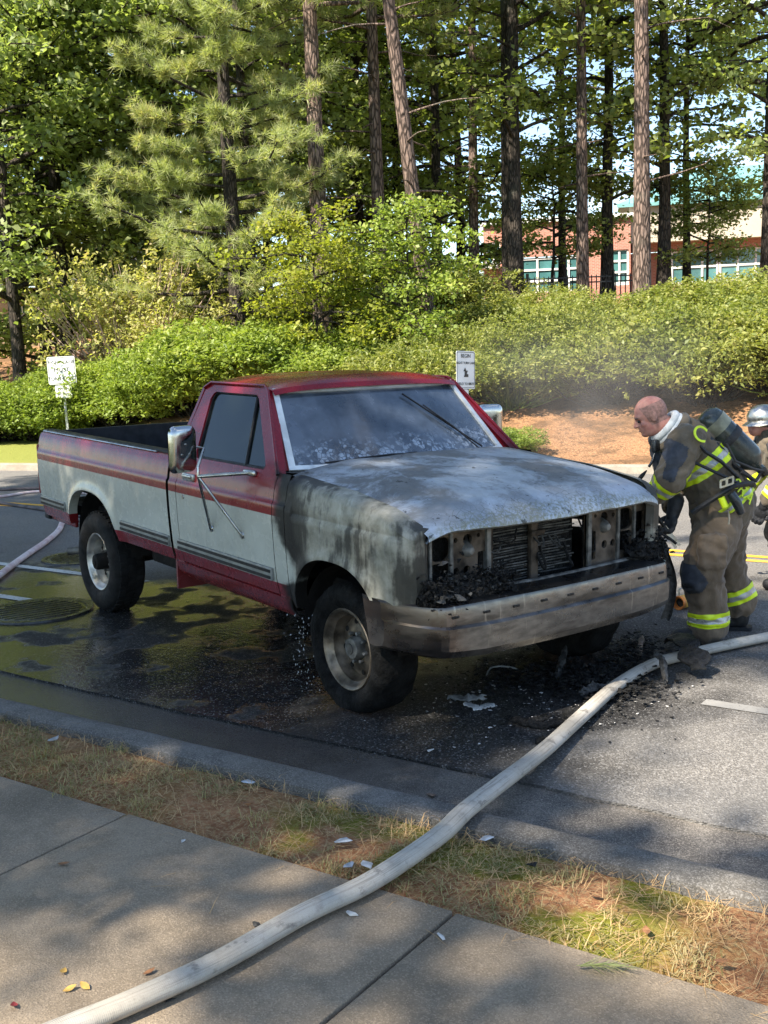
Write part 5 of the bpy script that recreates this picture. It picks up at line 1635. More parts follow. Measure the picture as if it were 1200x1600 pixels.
m = MB(); m.box(((bx_(985)+bx_(1290))/2, 1.2, (bz(388)+bz(402))/2), (bx_(1290)-bx_(985), .4, bz(388)-bz(402))); m.build('brick_band', MT['brick_wall'], school)
m = MB(); m.box((bx_(996), .6, (zb+bz(391))/2), (.55, .6, bz(391)-zb)); m.build('corner_column', MT['stucco_cream'], school)
for (a, b) in ((1046, 1112), (1116, 1192), (1196, 1280)):
    window(bx_(a), bx_(b), bz(450), bz(404), 3, 2, 1.2)
m = MB(); m.box(((bx_(985)+bx_(1290))/2, 1.9, (zb+bz(402))/2), (bx_(1290)-bx_(985), .3, bz(402)-zb)); m.build('rear_wall', MT['brick_wall'], school)

# tan house glimpsed between the trunks at the other end
pH, hH = facade_frame(60, 48, 560)
hs = thing('tan_house', 'tan house wall with a white barred window seen between dark trunks', 'house', (pH.x, pH.y, ground_z(pH)-.2), None, (0, 0, math.atan2(-hH.x, hH.y)))
m = MB(); m.plate([(-9, 0), (9, 0), (9, 2.6), (-9, 2.6)], [rrect(-.35, 1.15, .9, 1.5, .01, 1)], lambda a, b, t: (a, t, b), .3); m.build('wall', MT['house_tan'], hs)
m = MB(); m.add([(-9.4, -.5, 2.6), (9.4, -.5, 2.6), (9.4, 4, 4.6), (-9.4, 4, 4.6)], [(0, 1, 2, 3)]); m.build('roof', MT['char_grey'], hs)
wd = bpy.data.objects.new('window', None); C.objects.link(wd); wd.parent = hs
m = MB(); m.box((-.35, .2, 1.15), (.9, .02, 1.5)); m.build('pane', MT['window_glass'], wd)
for k in range(7):
    m = MB(); m.box((-.77+k*.14, .1, 1.15), (.035, .04, 1.5)); m.build('bar', MT['sign_white'], wd)

# ------------------------------------------------------------------ iron fence at the top of the bank
fa, fb = at_px(690, 31.5, 470), at_px(1010, 31.5, 470)
fdir = Vector((fb.x-fa.x, fb.y-fa.y, 0)); FL = fdir.length; fdir.normalize()
fence = thing('iron_fence', 'black iron picket fence between the trees before the brick wall', 'fence', fa)
zf = lambda t: (ground_z(fa+fdir*t*FL)-fa.z)
FZ = CAM_POS.z+(545-433)/FPX*31.5-fa.z                 # top of the fence over its foot
pk = MB(); pk.box((0, 0, 0), (.022, .022, 1.25)); pk.add([(-.012, -.012, .62), (.012, -.012, .62), (.012, .012, .62), (-.012, .012, .62), (0, 0, .68)], [(0, 1, 4), (1, 2, 4), (2, 3, 4), (3, 0, 4)])
pk_me = pk.mesh('picket'); pk_me.materials.append(MT['iron_black'])
npk = int(FL/.13)
for k in range(npk):
    o = bpy.data.objects.new('picket', pk_me); C.objects.link(o); o.parent = fence
    o.location = fdir*(k*.13)+Vector((0, 0, FZ-.68))
for k in range(0, npk, 18):
    m = MB(); m.box(fdir*(k*.13+.065)+Vector((0, 0, FZ-.72)), (.06, .06, 1.6)); m.build('post', MT['iron_black'], fence)
Rf = Matrix.Rotation(math.atan2(fdir.y, fdir.x), 3, 'Z')
for dz in (.08, .22, 1.15):
    m = MB(); m.box(fdir*FL/2+Vector((0, 0, FZ-dz)), (FL, .03, .035), Rf); m.build('rail', MT['iron_black'], fence)
# ------------------------------------------------------------------ people
A_ = Vector((_r.x, _r.y, 0)).normalized()           # along the picture
B_ = Vector((_f.x, _f.y, 0)).normalized()           # away from the camera
class Pose:
    def __init__(s, foot, k):
        s.o = foot; s.k = k
    def __call__(s, u, v, b=0.0):                    # image point and depth offset -> local point (origin at the feet)
        return Vector((0, 0, 0)) + A_*((u-s.u0)*s.k) + Vector((0, 0, (s.v0-v)*s.k)) + B_*b

def capsule(m, p0, r0, p1, r1, n=14, squash=None):
    """tapered round limb with domed ends"""
    p0, p1 = Vector(p0), Vector(p1); t = (p1-p0); L = t.length; t = t.normalized() if L > 1e-6 else Vector((0, 0, 1))
    pts, rr = [], []
    for k in range(5):
        a = math.pi/2*(1-k/4); pts.append(p0-t*r0*math.sin(a)); rr.append(max(.002, r0*math.cos(a)))
    for k in range(5):
        a = math.pi/2*k/4; pts.append(p1+t*r1*math.sin(a)); rr.append(max(.002, r1*math.cos(a)))
    m.tube(pts, rr, n)
def chain(m, pts, n=14):
    for (a, ra), (b, rb) in zip(pts[:-1], pts[1:]): capsule(m, a, ra, b, rb, n)
def ellip(m, c, rx, ry, rz, R=None, n=16):
    vs_, fs_ = [], []
    for i in range(n+1):
        th = math.pi*i/n
        for j in range(n):
            ph = 2*math.pi*j/n
            p = Vector((rx*math.sin(th)*math.cos(ph), ry*math.sin(th)*math.sin(ph), rz*math.cos(th)))
            if R is not None: p = R @ p
            vs_.append(p+Vector(c))
    for i in range(n):
        for j in range(n):
            fs_.append((i*n+j, i*n+(j+1) % n, (i+1)*n+(j+1) % n, (i+1)*n+j))
    m.add(vs_, fs_)

def fuse(m, name, mat, parent, voxel=.010, smooth=6, fold=0.0, fscale=.12, taper=None):
    """join overlapping shapes into one skin"""
    me = m.mesh(name, None, True)
    o = bpy.data.objects.new(name, me); C.objects.link(o)
    md = o.modifiers.new('r', 'REMESH'); md.mode = 'VOXEL'; md.voxel_size = voxel
    sm = o.modifiers.new('s', 'SMOOTH'); sm.iterations = smooth; sm.factor = .6
    bpy.context.view_layer.update()
    me2 = bpy.data.meshes.new_from_object(o.evaluated_get(bpy.context.evaluated_depsgraph_get()))
    bpy.data.objects.remove(o)
    if fold:
        n = len(me2.vertices); co = np.empty(n*3, np.float32); me2.vertices.foreach_get('co', co); co = co.reshape(-1, 3)
        no = np.empty(n*3, np.float32); me2.vertices.foreach_get('normal', no); no = no.reshape(-1, 3)
        for i in range(n):
            p = Vector(co[i]); q = p/fscale
            w = mnoise.noise(q+Vector((0, 0, 1.7*mnoise.noise(q*.7))))
            ridge = 1-abs(w)*2.2
            co[i] += no[i]*fold*(ridge*.7+.5*mnoise.noise(q*2.3))
        me2.vertices.foreach_set('co', co.ravel()); me2.update()
    me2.polygons.foreach_set('use_smooth', [True]*len(me2.polygons))
    me2.name = name
    me2.materials.clear(); me2.materials.append(mat)
    ob = bpy.data.objects.new(name, me2); C.objects.link(ob); ob.parent = parent
    return ob

def band(src, p, d, w, off, name, mat, parent, near=None, rmax=.3):
    """a strip of cloth cut from src between two planes through p, lifted off it a little"""
    bm = bmesh.new(); bm.from_mesh(src.data)
    d = Vector(d).normalized(); p = Vector(p)
    for q, s in ((p-d*w/2, 1), (p+d*w/2, -1)):
        g = bm.verts[:]+bm.edges[:]+bm.faces[:]
        bmesh.ops.bisect_plane(bm, geom=g, plane_co=q, plane_no=d*s, clear_inner=True)
    if near is not None:
        dead = [f for f in bm.faces if (f.calc_center_median()-Vector(near)).length > rmax]
        bmesh.ops.delete(bm, geom=dead, context='FACES')
    bm.normal_update()
    for v in bm.verts: v.co += v.normal*off
    me = bpy.data.meshes.new(name); bm.to_mesh(me); bm.free()
    me.polygons.foreach_set('use_smooth', [True]*len(me.polygons))
    return obj(name, me, parent, mat)

def stripe3(src, p, d, near, parent, w=.075, rmax=.3):
    b = band(src, p, d, w, .004, 'reflective_band', MT['band_yellow'], parent, near, rmax)
    if len(b.data.polygons): 
        m2 = band(src, p, d, w*.36, .006, 'silver_strip', MT['band_silver'], b, near, rmax)

def patch(src, keep, off, name, mat, parent):
    bm = bmesh.new(); bm.from_mesh(src.data)
    dead = [f for f in bm.faces if not keep(f.calc_center_median(), f.normal)]
    bmesh.ops.delete(bm, geom=dead, context='FACES'); bm.normal_update()
    for v in bm.verts: v.co += v.normal*off
    me = bpy.data.meshes.new(name); bm.to_mesh(me); bm.free()
    me.polygons.foreach_set('use_smooth', [True]*len(me.polygons))
    return obj(name, me, parent, mat)

def glove(parent, wrist, palm_dir, finger_dir, curl_axis, side=1, name='glove', size=1.0):
    """a gloved hand: palm, four bent fingers and a thumb off the side"""
    w = Vector(wrist); f = Vector(finger_dir).normalized(); n = Vector(palm_dir).normalized(); n = (n-f*n.dot(f)).normalized(); s = f.cross(n)*side
    m = MB(); k = size
    capsule(m, w-f*.05*k, .045*k, w+f*.02*k, .036*k)
    pc = w+f*.06*k
    ellip(m, pc, .048*k, .052*k, .024*k, Matrix((s, f, n)).transposed())
    for i, (off, L) in enumerate(((-.036, .070), (-.012, .080), (.012, .075), (.034, .058))):
        a = w+f*.095*k+s*off*k
        b = a+(f*.85+n*.45).normalized()*L*.5*k; c = b+(f*.05+n*1.0).normalized()*L*.45*k; d = c+(-f*.75+n*.45).normalized()*L*.34*k
        chain(m, [(a, .0125*k), (b, .0118*k), (c, .011*k), (d, .0098*k)], 10)
    t0 = w+f*.035*k-s*.045*k; t1 = t0+(f*.5-s*.55+n*.5).normalized()*.042*k; t2 = t1+(f*.55+n*.8+s*.2).normalized()*.036*k
    chain(m, [(t0, .017*k), (t1, .0145*k), (t2, .012*k)], 10)
    return fuse(m, name, MT['glove_black'], parent, .006, 3)

# ---- firefighter bending over the burnt hood
foot = on_ground(1105, 1003)
dep = (foot-CAM_POS).dot(_f)
KP = dep/FPX
class P1:
    @staticmethod
    def at(u, v, b=0.0):
        return A_*((u-1105)*KP) + Vector((0, 0, (1003-v)*KP)) + B_*b
at = P1.at
body = MB()
# head turned down and towards the truck
fw = (-A_*.93+B_*.15+Vector((0, 0, -.40))).normalized()      # face direction
upv = (Vector((0, 0, 1))-fw*fw.z).normalized(); sd = fw.cross(upv)
HC = at(1017, 647)
RH = Matrix((fw, sd, upv)).transposed()
def hp(x, y, z): return HC+fw*x+sd*y+upv*z
ellip(body, hp(-.006, 0, .026), .103, .080, .098, RH, 20)
ellip(body, hp(.035, 0, -.045), .070, .062, .080, RH, 18)
ellip(body, hp(.074, 0, -.088), .030, .036, .028, RH, 12)      # chin
ellip(body, hp(.060, 0, .025), .045, .062, .030, RH, 12)       # brow
chain(body, [(hp(.092, 0, .010), .011), (hp(.116, 0, -.026), .0145)], 10)   # nose
for q in (-1, 1):
    ellip(body, hp(.098, q*.011, -.032), .012, .011, .010, RH, 8)
    ellip(body, hp(-.006, q*.080, -.010), .020, .010, .033, RH, 10)         # ears
    ellip(body, hp(.062, q*.048, -.028), .024, .018, .020, RH, 10)
ellip(body, hp(.096, 0, -.062), .012, .026, .008, RH, 10)
NK = at(1048, 672)
chain(body, [(hp(-.03, 0, -.06), .066), (NK, .068)])
# body under the clothes, one continuous skin
hipc = at(1127, 800, .05)
sh_n, sh_f = at(1060, 688, -.14), at(1052, 682, .22)
chain(body, [(NK, .07), (at(1075, 695, .03), .13), (at(1105, 745, .04), .14), (hipc, .14)])
el_n, wr_n = at(1032, 738, -.22), at(1012, 768, -.10)
el_f, wr_f = at(1058, 765, .18), at(1050, 795, -.02)
chain(body, [(sh_n, .06), (el_n, .048), (wr_n, .034)])
chain(body, [(sh_f, .06), (el_f, .048), (wr_f, .034)])
hn, kn_, an = at(1112, 815, -.06), at(1090, 893, -.10), at(1107, 975, -.03)
hf, kf, af = at(1142, 812, .16), at(1148, 890, .22), at(1177, 962, .30)
chain(body, [(hn, .085), (kn_, .06), (an, .045)]); chain(body, [(hf, .085), (kf, .06), (af, .045)])
ff = fuse(body, 'person', MT['skin'], None, .0055, 3)
ff.location = foot
tag(ff, 'bald firefighter in tan turnout gear bending over the burnt hood with a pry bar', 'person', 'firefighters')
for q in (-1, 1):
    m = MB(); ellip(m, hp(.086, q*.034, -.002), .010, .014, .010, RH, 10); m.build('eye', MT['eye_dark'], ff, 60)
    m = MB(); chain(m, [(hp(.098, q*.018, .022), .006), (hp(.090, q*.050, .024), .005)], 8); m.build('eyebrow', MT['stubble'], ff, 60)
patch(ff, lambda c, n: (c-HC).length < .16 and (c-HC).dot(fw) < .035+.25*(c-HC).dot(upv) and (c-HC).dot(upv) > -.055 and (c-HC).dot(upv) < .072, .0012, 'short_hair', MT['hair_short'], ff)
m = MB(); chain(m, [(hp(.104, -.024, -.066), .0035), (hp(.1085, 0, -.064), .004), (hp(.104, .024, -.066), .0035)], 8); m.build('mouth', MT['hair_short'], ff, 60)
# jacket
jk = MB()
chain(jk, [(at(1052, 680, .03), .105), (at(1072, 692, .04), .165), (at(1098, 725, .05), .185), (at(1120, 762, .06), .19), (at(1132, 785, .06), .20)], 18)
ellip(jk, at(1066, 690, .04), .14, .25, .13, Matrix((A_, B_, Vector((0, 0, 1)))).transposed())
ellip(jk, at(1128, 788, .06), .19, .22, .10, Matrix((A_, B_, Vector((0, 0, 1)))).transposed())
chain(jk, [(at(1060, 686, -.13), .108), (el_n, .092), (at(1021, 757, -.16), .075)], 16)
chain(jk, [(at(1052, 684, .20), .105), (el_f, .080), (at(1052, 785, .04), .062)], 16)
jacket = fuse(jk, 'jacket', MT['turnout_tan'], ff, .009, 4, .017, .10)
# trousers
tr_ = MB()
chain(tr_, [(at(1122, 795, .05), .175), (at(1115, 822, -.05), .145), (at(1097, 862, -.09), .138), (kn_, .128), (at(1098, 930, -.08), .113), (at(1106, 976, -.04), .120)], 16)
chain(tr_, [(at(1135, 795, .08), .175), (at(1142, 825, .16), .140), (at(1147, 860, .20), .128), (kf, .122), (at(1163, 925, .26), .110), (at(1176, 955, .30), .118)], 16)
tr_.box(at(1096, 850, -.215), (.17, .06, .21), Matrix((A_, B_, Vector((0, 0, 1)))).transposed(), .02)
trousers = fuse(tr_, 'trousers', MT['turnout_brown'], ff, .009, 4, .020, .12)
# bands
dl = (at(1106, 976)-at(1094, 910)).normalized()
stripe3(trousers, at(1107, 960, -.05), Vector((.0, 0, 1))*1.0-A_*.05, at(1107, 960, -.05), ff, .10, .22)
stripe3(trousers, at(1171, 941, .28), Vector((0, 0, 1))*.93-A_*.33, at(1171, 941, .28), ff, .10, .20)
dt = (at(1132, 785)-at(1066, 690)).normalized()
stripe3(jacket, at(1098, 722, .05), dt, at(1105, 718, -.0), ff, .11, .36)
stripe3(jacket, at(1134, 783, .06), dt, at(1128, 790, -.05), ff, .055, .30)
da = (el_n-at(1021, 757, -.16)).normalized()
stripe3(jacket, at(1026, 749, -.18), da, at(1026, 749, -.18), ff, .085, .14)
# dark elbow patch, knee patch
def in_px(c, poly, base, v0, k):
    u, v = base+c.dot(A_)/k, v0-c.z/k; ins = False
    for (x0, y0), (x1, y1) in zip(poly, poly[1:]+poly[:1]):
        if (y0 > v) != (y1 > v) and u < (x1-x0)*(v-y0)/(y1-y0)+x0: ins = not ins
    return ins
patch(jacket, lambda c, n: in_px(c, [(1022, 684), (1036, 680), (1056, 692), (1054, 706), (1040, 722), (1030, 742), (1016, 734), (1024, 712)], 1105, 1003, KP) and n.dot(B_) < .05, .004, 'elbow_patch', MT['patch_dark'], ff)
patch(trousers, lambda c, n: in_px(c, [(1050, 868), (1072, 872), (1090, 896), (1082, 912), (1068, 918), (1050, 900)], 1105, 1003, KP) and n.dot(B_) < .2, .004, 'knee_patch', MT['patch_dark'], ff)
# lettering on the back: a large C and the name tail at the hem
def curve_text(body_, size, c, right, up, out, parent, mat):
    me = text_mesh(body_, size, .003)
    o = obj('lettering', me, parent, mat)
    o.matrix_local = Matrix((right, up, out)).transposed().to_4x4(); o.matrix_local.translation = c
    Mx = Matrix((right, up, out)).transposed().to_4x4(); Mx.translation = c; o.matrix_local = Mx
    return o
outb = (A_*.62+Vector((0, 0, .50))-B_*.60).normalized()
rb_ = (A_*.45+B_*.65+Vector((0, 0, -.15))); rb_ = (rb_-outb*rb_.dot(outb)).normalized(); ub = outb.cross(rb_)
from mathutils.bvhtree import BVHTree
bvh = BVHTree.FromPolygons([v.co for v in jacket.data.vertices], [tuple(q.vertices) for q in jacket.data.polygons])
def on_jacket(u, v):
    h = bvh.ray_cast(CAM_POS-foot, ray(u, v).normalized())
    return h[0], h[1]
def jacket_text(body_, size, u, v, right):
    c, n = on_jacket(u, v)
    if c is None: return
    n = (n*.5-_f*.5).normalized()
    r_ = (right-n*right.dot(n)).normalized()
    curve_text(body_, size, c+n*.022, r_, n.cross(r_), n, ff, MT['band_yellow'])
jacket_text('C', .15, 1090, 680, A_*.8+B_*.4+Vector((0, 0, -.5)))
outh = (A_*.78-B_*.60+Vector((0, 0, .10))).normalized(); rh_ = (B_*.78+A_*.60+Vector((0, 0, -.45))); rh_ = (rh_-outh*rh_.dot(outh)).normalized(); uh = outh.cross(rh_)
jacket_text('BRA', .10, 1158, 768, A_*.5+B_*.4+Vector((0, 0, -.75)))
# knitted hood rolled round the neck, collar
m = MB(); 
nd = (NK-HC).normalized(); n1 = nd.cross(B_).normalized(); n2 = nd.cross(n1)
ring_ = [HC+nd*.115+(n1*math.cos(a)*.098+n2*math.sin(a)*.092) for a in np.linspace(0, 2*math.pi, 25)]
m.tube(ring_, .026, 10); ring2 = [p+nd*.035 for p in ring_]; m.tube(ring2, .030, 10)
m.build('knitted_hood', MT['hood_knit'], ff, 80)
m = MB(); m.tube([HC+nd*.175+(n1*math.cos(a)*.118+n2*math.sin(a)*.112) for a in np.linspace(0, 2*math.pi, 25)], .032, 10); m.build('collar', MT['turnout_tan'], ff, 80)
# boots
for (a, dx) in ((an, -1), (af, -1)):
    base = Vector(a); 
    m = MB(); z0 = base.z
    bd = (-A_*.9+B_*.2).normalized()
    gz = -.0
    heel = Vector((base.x, base.y, 0))
    chain(m, [(Vector((base.x, base.y, base.z)), .085), (heel+Vector((0, 0, .075)), .072)], 14)
    chain(m, [(heel+Vector((0, 0, .060)), .062), (heel+bd*.10+Vector((0, 0, .052)), .056), (heel+bd*.19+Vector((0, 0, .047)), .050)], 14)
    b = fuse(m, 'boot', MT['boot_black'], ff, .009, 4)
    m = MB(); m.plate([(x*.5*1.0, y) for x, y in rrect(0, 0, .62, .112, .05)], [], lambda q, w_, t, heel=heel, bd=bd: heel+bd*(q+.065)+bd.cross(Vector((0, 0, 1)))*w_+Vector((0, 0, .0+t)), .024); m.build('sole', MT['boot_black'], b)
glove(ff, wr_n, B_*.5-A_*.2, (-A_*.75+Vector((0, 0, -.35))+B_*.2), None, 1, size=1.18)
glove(ff, wr_f, -A_*.7-B_*.3, (Vector((0, 0, -.8))-A_*.25-B_*.2), None, -1, size=1.18)
# harness straps and belt things
m = MB(); m.tube([at(1060, 672, -.20), at(1085, 700, -.205), at(1110, 716, -.19), at(1140, 742, -.12)], .020, 8, True, .6); m.build('harness_strap', MT['webbing'], ff, 60)
m = MB(); m.tube([at(1062, 712, -.19), at(1090, 726, -.215), at(1118, 740, -.215), at(1142, 752, -.17)], .016, 8, True, .6); m.build('harness_strap', MT['webbing'], ff, 60)
m = MB(); m.tube([at(1068, 792, -.17), at(1100, 768, -.225), at(1125, 752, -.225), at(1160, 752, -.12), at(1176, 762, .05)], .028, 8, True, .6); m.build('waist_belt', MT['webbing'], ff, 60)
m = MB(); m.plate(rrect(0, 0, .09, .055, .01), [rrect(-.02, 0, .025, .03, .004), rrect(.02, 0, .025, .03, .004)], lambda a, b, t: at(1114, 745, -.252+t)+A_*a+Vector((0, 0, b+a*.3)), .01); m.build('buckle', MT['chrome_dull'], ff)
m = MB(); m.tube([at(1120, 762, -.25), at(1128, 775, -.26), at(1136, 792, -.25)], [.028, .032, .026], 10); m.build('radio_lamp', MT['lamp_black'], ff, 50)
m = MB(); m.tube([at(1106, 768, -.25), at(1112, 782, -.255)], [.022, .022], 8); m.build('glove_clip', MT['band_yellow'], ff, 50)
m = MB(); m.tube([at(1116, 785, -.26), at(1118, 800, -.255), at(1117, 808, -.255)], .006, 6); m.build('key_ring', MT['chrome_dull'], ff, 50)
m = MB(); m.box(at(1020, 692, -.06), (.035, .05, .08), None, .010); m.tube([at(1020, 700, -.06), at(1014, 715, -.08), at(1008, 722, -.10)], .009, 8); m.build('regulator', MT['lamp_black'], ff, 50)

# breathing apparatus on his back
ta, tb = at(1098, 646, .02), at(1182, 731, .02)
off_ = (A_*.68+Vector((0, 0, .72)))*.0
scba = thing('air_tank', 'grey-green air tank with black back frame carried on the bending firefighter', 'air tank', foot, 'breathing apparatus')
ax = (tb-ta).normalized(); L = (tb-ta).length; r_t = .092
m = MB(); m.lathe([(0, 0), (r_t*.55, .006), (r_t*.88, .035), (r_t, .085), (r_t, L-.10), (r_t*.9, L-.06), (r_t*.55, L-.02), (.03, L), (.028, L+.03), (0, L+.03)], ta, ax, 30); tk = m.build('cylinder', MT['tank'], scba, 40)
m = MB(); m.lathe([(r_t+.003, .20), (r_t+.006, .205), (r_t+.006, .245), (r_t+.003, .25)], ta, ax, 30); m.build('strap_band', MT['webbing'], tk, 40)
m = MB(); m.lathe([(r_t+.002, .07), (r_t+.002, .15)], ta, ax, 30); m.build('label_band', MT['tank_band'], tk, 40)
m = MB(); m.lathe([(0, 0), (.03, 0), (.03, .05), (.0, .05)], tb+ax*.02, ax, 12); m.tube([tb+ax*.05, tb+ax*.05-B_*.07, tb+ax*.01-B_*.09], .018, 8); m.build('valve', MT['lamp_black'], scba, 40)
dn = Vector((ax.z, 0, 0)); perp = (Vector((0, 0, 1))-ax*ax.z).normalized()
for q in (-.07, .07):
    m = MB(); m.tube([ta+ax*.05-perp*.10+B_*q, ta+ax*.3-perp*.115+B_*q, ta+ax*(L+.02)-perp*.09+B_*q], .014, 8); m.build('frame_rail', MT['webbing'], scba, 60)
m = MB(); m.box((ta+tb)/2-perp*.105, (.05, .20, .30), Matrix((perp, B_, ax)).transposed(), .02); m.build('back_plate', MT['lamp_black'], scba, 50)
m = MB(); m.tube([tb+ax*.03-B_*.08, tb-perp*.05-B_*.14-ax*.05, tb-perp*.10-B_*.16-ax*.18, tb-perp*.06-B_*.15-ax*.30], .009, 8); m.tube([tb+ax*.04, tb-perp*.09+ax*.02-B_*.11, tb-perp*.12-ax*.10-B_*.15], .012, 8); m.build('air_line', MT['webbing'], scba, 60)

# pry bar held in both gloves
b0 = at(1000, 768, -.10); b1 = at(1044, 834, -.10)
bar = thing('pry_bar', 'dark steel pry bar with flat forked end held in the firefighter gloves', 'pry bar', foot)
bd_ = (b1-b0).normalized()
m = MB(); m.tube([b0-bd_*.10, b0, b1-bd_*.09], .013, 10); m.build('shaft', MT['char_shiny'], bar, 50)
sx = bd_.cross(B_).normalized()
m = MB(); m.plate([(-.10, -.014), (0, -.020), (.06, -.024), (.06, -.006), (.03, 0), (.06, .006), (.06, .024), (0, .020), (-.10, .014)], [], lambda a, b, t: b1+bd_*a+sx*b+B_*(t-.005), .010); m.build('fork', MT['chrome_dull'], bar)
m = MB(); m.tube([b0-bd_*.10, b0-bd_*.12+sx*.07, b0-bd_*.13+sx*.11], [.013, .014, .004], 8); m.build('spike', MT['char_shiny'], bar, 50)

# ---- second firefighter behind, stooping, mostly beyond the edge of the frame
f2 = on_ground(1232, 915)
def q2(a, b, z): return A_*a+B_*b+Vector((0, 0, z))
RQ = Matrix((A_, B_, Vector((0, 0, 1)))).transposed()
body = MB()
h2 = q2(-.22, 0, 1.315)
ellip(body, h2, .098, .080, .112, RQ); ellip(body, h2+q2(-.07, 0, -.05), .05, .055, .06, RQ, 12); chain(body, [(h2+q2(-.09, 0, .0), .012), (h2+q2(-.112, 0, -.03), .015)], 8)
ank = [(q2(-.02, -.14, .12), q2(-.12, -.15, .48), q2(.10, -.09, .82)), (q2(.16, .18, .12), q2(.02, .19, .48), q2(.12, .10, .82))]
chain(body, [(h2+q2(.03, 0, -.07), .06), (q2(-.14, 0, 1.20), .07), (q2(-.05, 0, 1.08), .13), (q2(.11, 0, .84), .14)])
for a, k_, h_ in ank: chain(body, [(h_, .085), (k_, .06), (a, .045)])
arms = [(q2(-.12, -.20, 1.14), q2(-.16, -.30, .88), q2(-.28, -.24, .70)), (q2(-.12, .20, 1.14), q2(-.20, .26, .88), q2(-.36, .16, .72))]
for a, e, w_ in arms: chain(body, [(a, .058), (e, .046), (w_, .034)])
fo = fuse(body, 'person', MT['skin'], None, .008, 4); fo.location = f2
tag(fo, 'firefighter in a grey helmet stooping behind the bald firefighter', 'person', 'firefighters')
j2 = MB(); chain(j2, [(q2(-.15, 0, 1.20), .11), (q2(-.09, 0, 1.12), .175), (q2(.0, 0, .97), .19), (q2(.09, 0, .84), .205)], 18)
ellip(j2, q2(-.10, 0, 1.12), .15, .27, .13, RQ); ellip(j2, q2(.10, 0, .82), .20, .24, .10, RQ)
for a, e, w_ in arms: chain(j2, [(a, .10), (e, .086), (w_+(e-w_)*.25, .07)], 14)
jk2 = fuse(j2, 'jacket', MT['turnout_tan'], fo, .010, 4, .016, .1)
t2 = MB()
for a, k_, h_ in ank: chain(t2, [(q2(.10, 0, .84), .17), (h_, .145), (k_, .125), (a+(k_-a)*.25, .113), (a, .118)], 16)
tr2 = fuse(t2, 'trousers', MT['turnout_brown'], fo, .010, 4, .018, .12)
for a, k_, h_ in ank: stripe3(tr2, a+(k_-a)*.28, k_-a, a+(k_-a)*.28, fo, .10, .19)
stripe3(jk2, q2(.0, 0, .97), q2(-.09, 0, .15), q2(.0, 0, .97), fo, .10, .34)
for a, e, w_ in arms: stripe3(jk2, w_+(e-w_)*.42, e-w_, w_+(e-w_)*.42, fo, .07, .13)
for a, k_, h_ in ank:
    m = MB(); z_ = Vector((a.x, a.y, 0)); chain(m, [(a, .085), (z_+Vector((0, 0, .07)), .068), (z_-A_*.10+Vector((0, 0, .054)), .054), (z_-A_*.19+Vector((0, 0, .048)), .048)]); fuse(m, 'boot', MT['boot_black'], fo, .009, 3)
for (a, e, w_), sd_ in zip(arms, (1, -1)): glove(fo, w_, -A_*.3-B_*.4*sd_, (w_-e)+Vector((0, 0, -.1)), None, sd_, size=1.15)
m = MB(); ellip(m, h2+Vector((0, 0, .040)), .130, .118, .100, RQ, 20); m.lathe([(.115, .012), (.160, -.012), (.164, -.018), (.115, -.004)], h2+Vector((0, 0, .010)), (-.12*A_.x, -.12*A_.y, 1), 26); m.build('helmet', MT['chrome_dull'], fo, 50)
s2 = thing('air_tank', 'dark air tank worn on the back of the helmeted firefighter', 'air tank', f2, 'breathing apparatus')
tq0, tq1 = q2(.09, 0, 1.29), q2(.30, 0, .90); axq = (tq1-tq0).normalized(); Lq = (tq1-tq0).length
m = MB(); m.lathe([(0, 0), (.055, .008), (.082, .05), (.085, .09), (.085, Lq-.08), (.05, Lq-.02), (.025, Lq), (0, Lq+.02)], tq0, axq, 24); m.build('cylinder', MT['tank'], s2, 40)
m = MB(); m.box((tq0+tq1)/2-(Vector((0, 0, 1)).cross(axq).cross(axq)).normalized()*-.10, (.04, .24, .36), Matrix((axq.cross(B_), B_, axq)).transposed(), .02); m.build('back_plate', MT['lamp_black'], s2, 50)
for b in (-.15, .15):
    m = MB(); m.tube([tq0+B_*b-A_*.06, q2(-.10, b, 1.285), q2(-.24, b, 1.15), q2(-.20, b, 1.0), q2(-.08, b*1.35, .86)], .019, 8, True, .6); m.build('harness_strap', MT['webbing'], s2, 50)
# ------------------------------------------------------------------ hoses
def spline(pts, n):
    """smooth curve through points"""
    P = [Vector(p) for p in pts]; P = [P[0]*2-P[1]]+P+[P[-1]*2-P[-2]]; out = []
    seg = len(P)-3
    for i in range(n):
        t = i/(n-1)*seg; k = min(int(t), seg-1); f = t-k
        a, b, c, d = P[k:k+4]
        out.append(.5*((2*b)+(c-a)*f+(2*a-5*b+4*c-d)*f*f+(3*b-a-3*c+d)*f**3))
    return out
def hose(name, pts, r, mat, label, ry=.72, n=160, k=20, ends=True):
    pts = spline(pts, n); L = 0; V = []; F = []; U = []
    for i, p in enumerate(pts):
        t = (pts[min(i+1, n-1)]-pts[max(i-1, 0)]).normalized(); s = t.cross(Vector((0, 0, 1))).normalized(); u = s.cross(t)
        if i: L += (p-pts[i-1]).length
        rr = r*(1+.03*mnoise.noise(Vector((L*4, r, 0))))
        for j in range(k):
            a = 2*math.pi*j/k
            V.append(p+s*math.cos(a)*rr+u*(math.sin(a)*rr*ry)); U.append((L, j/k))
    for i in range(n-1):
        for j in range(k):
            F.append((i*k+j, i*k+(j+1) % k, (i+1)*k+(j+1) % k, (i+1)*k+j))
    F.append(tuple(range(k))); F.append(tuple((n-1)*k+j for j in range(k))[::-1])
    me = bpy.data.meshes.new(name); me.from_pydata(V, [], F)
    uv = me.uv_layers.new(name='UVMap')
    for lp in me.loops: uv.data[lp.index].uv = U[lp.vertex_index]
    me.polygons.foreach_set('use_smooth', [True]*len(me.polygons))
    o = obj(name, me, None, MT[mat])
    return tag(o, label, 'hose', 'fire hoses')
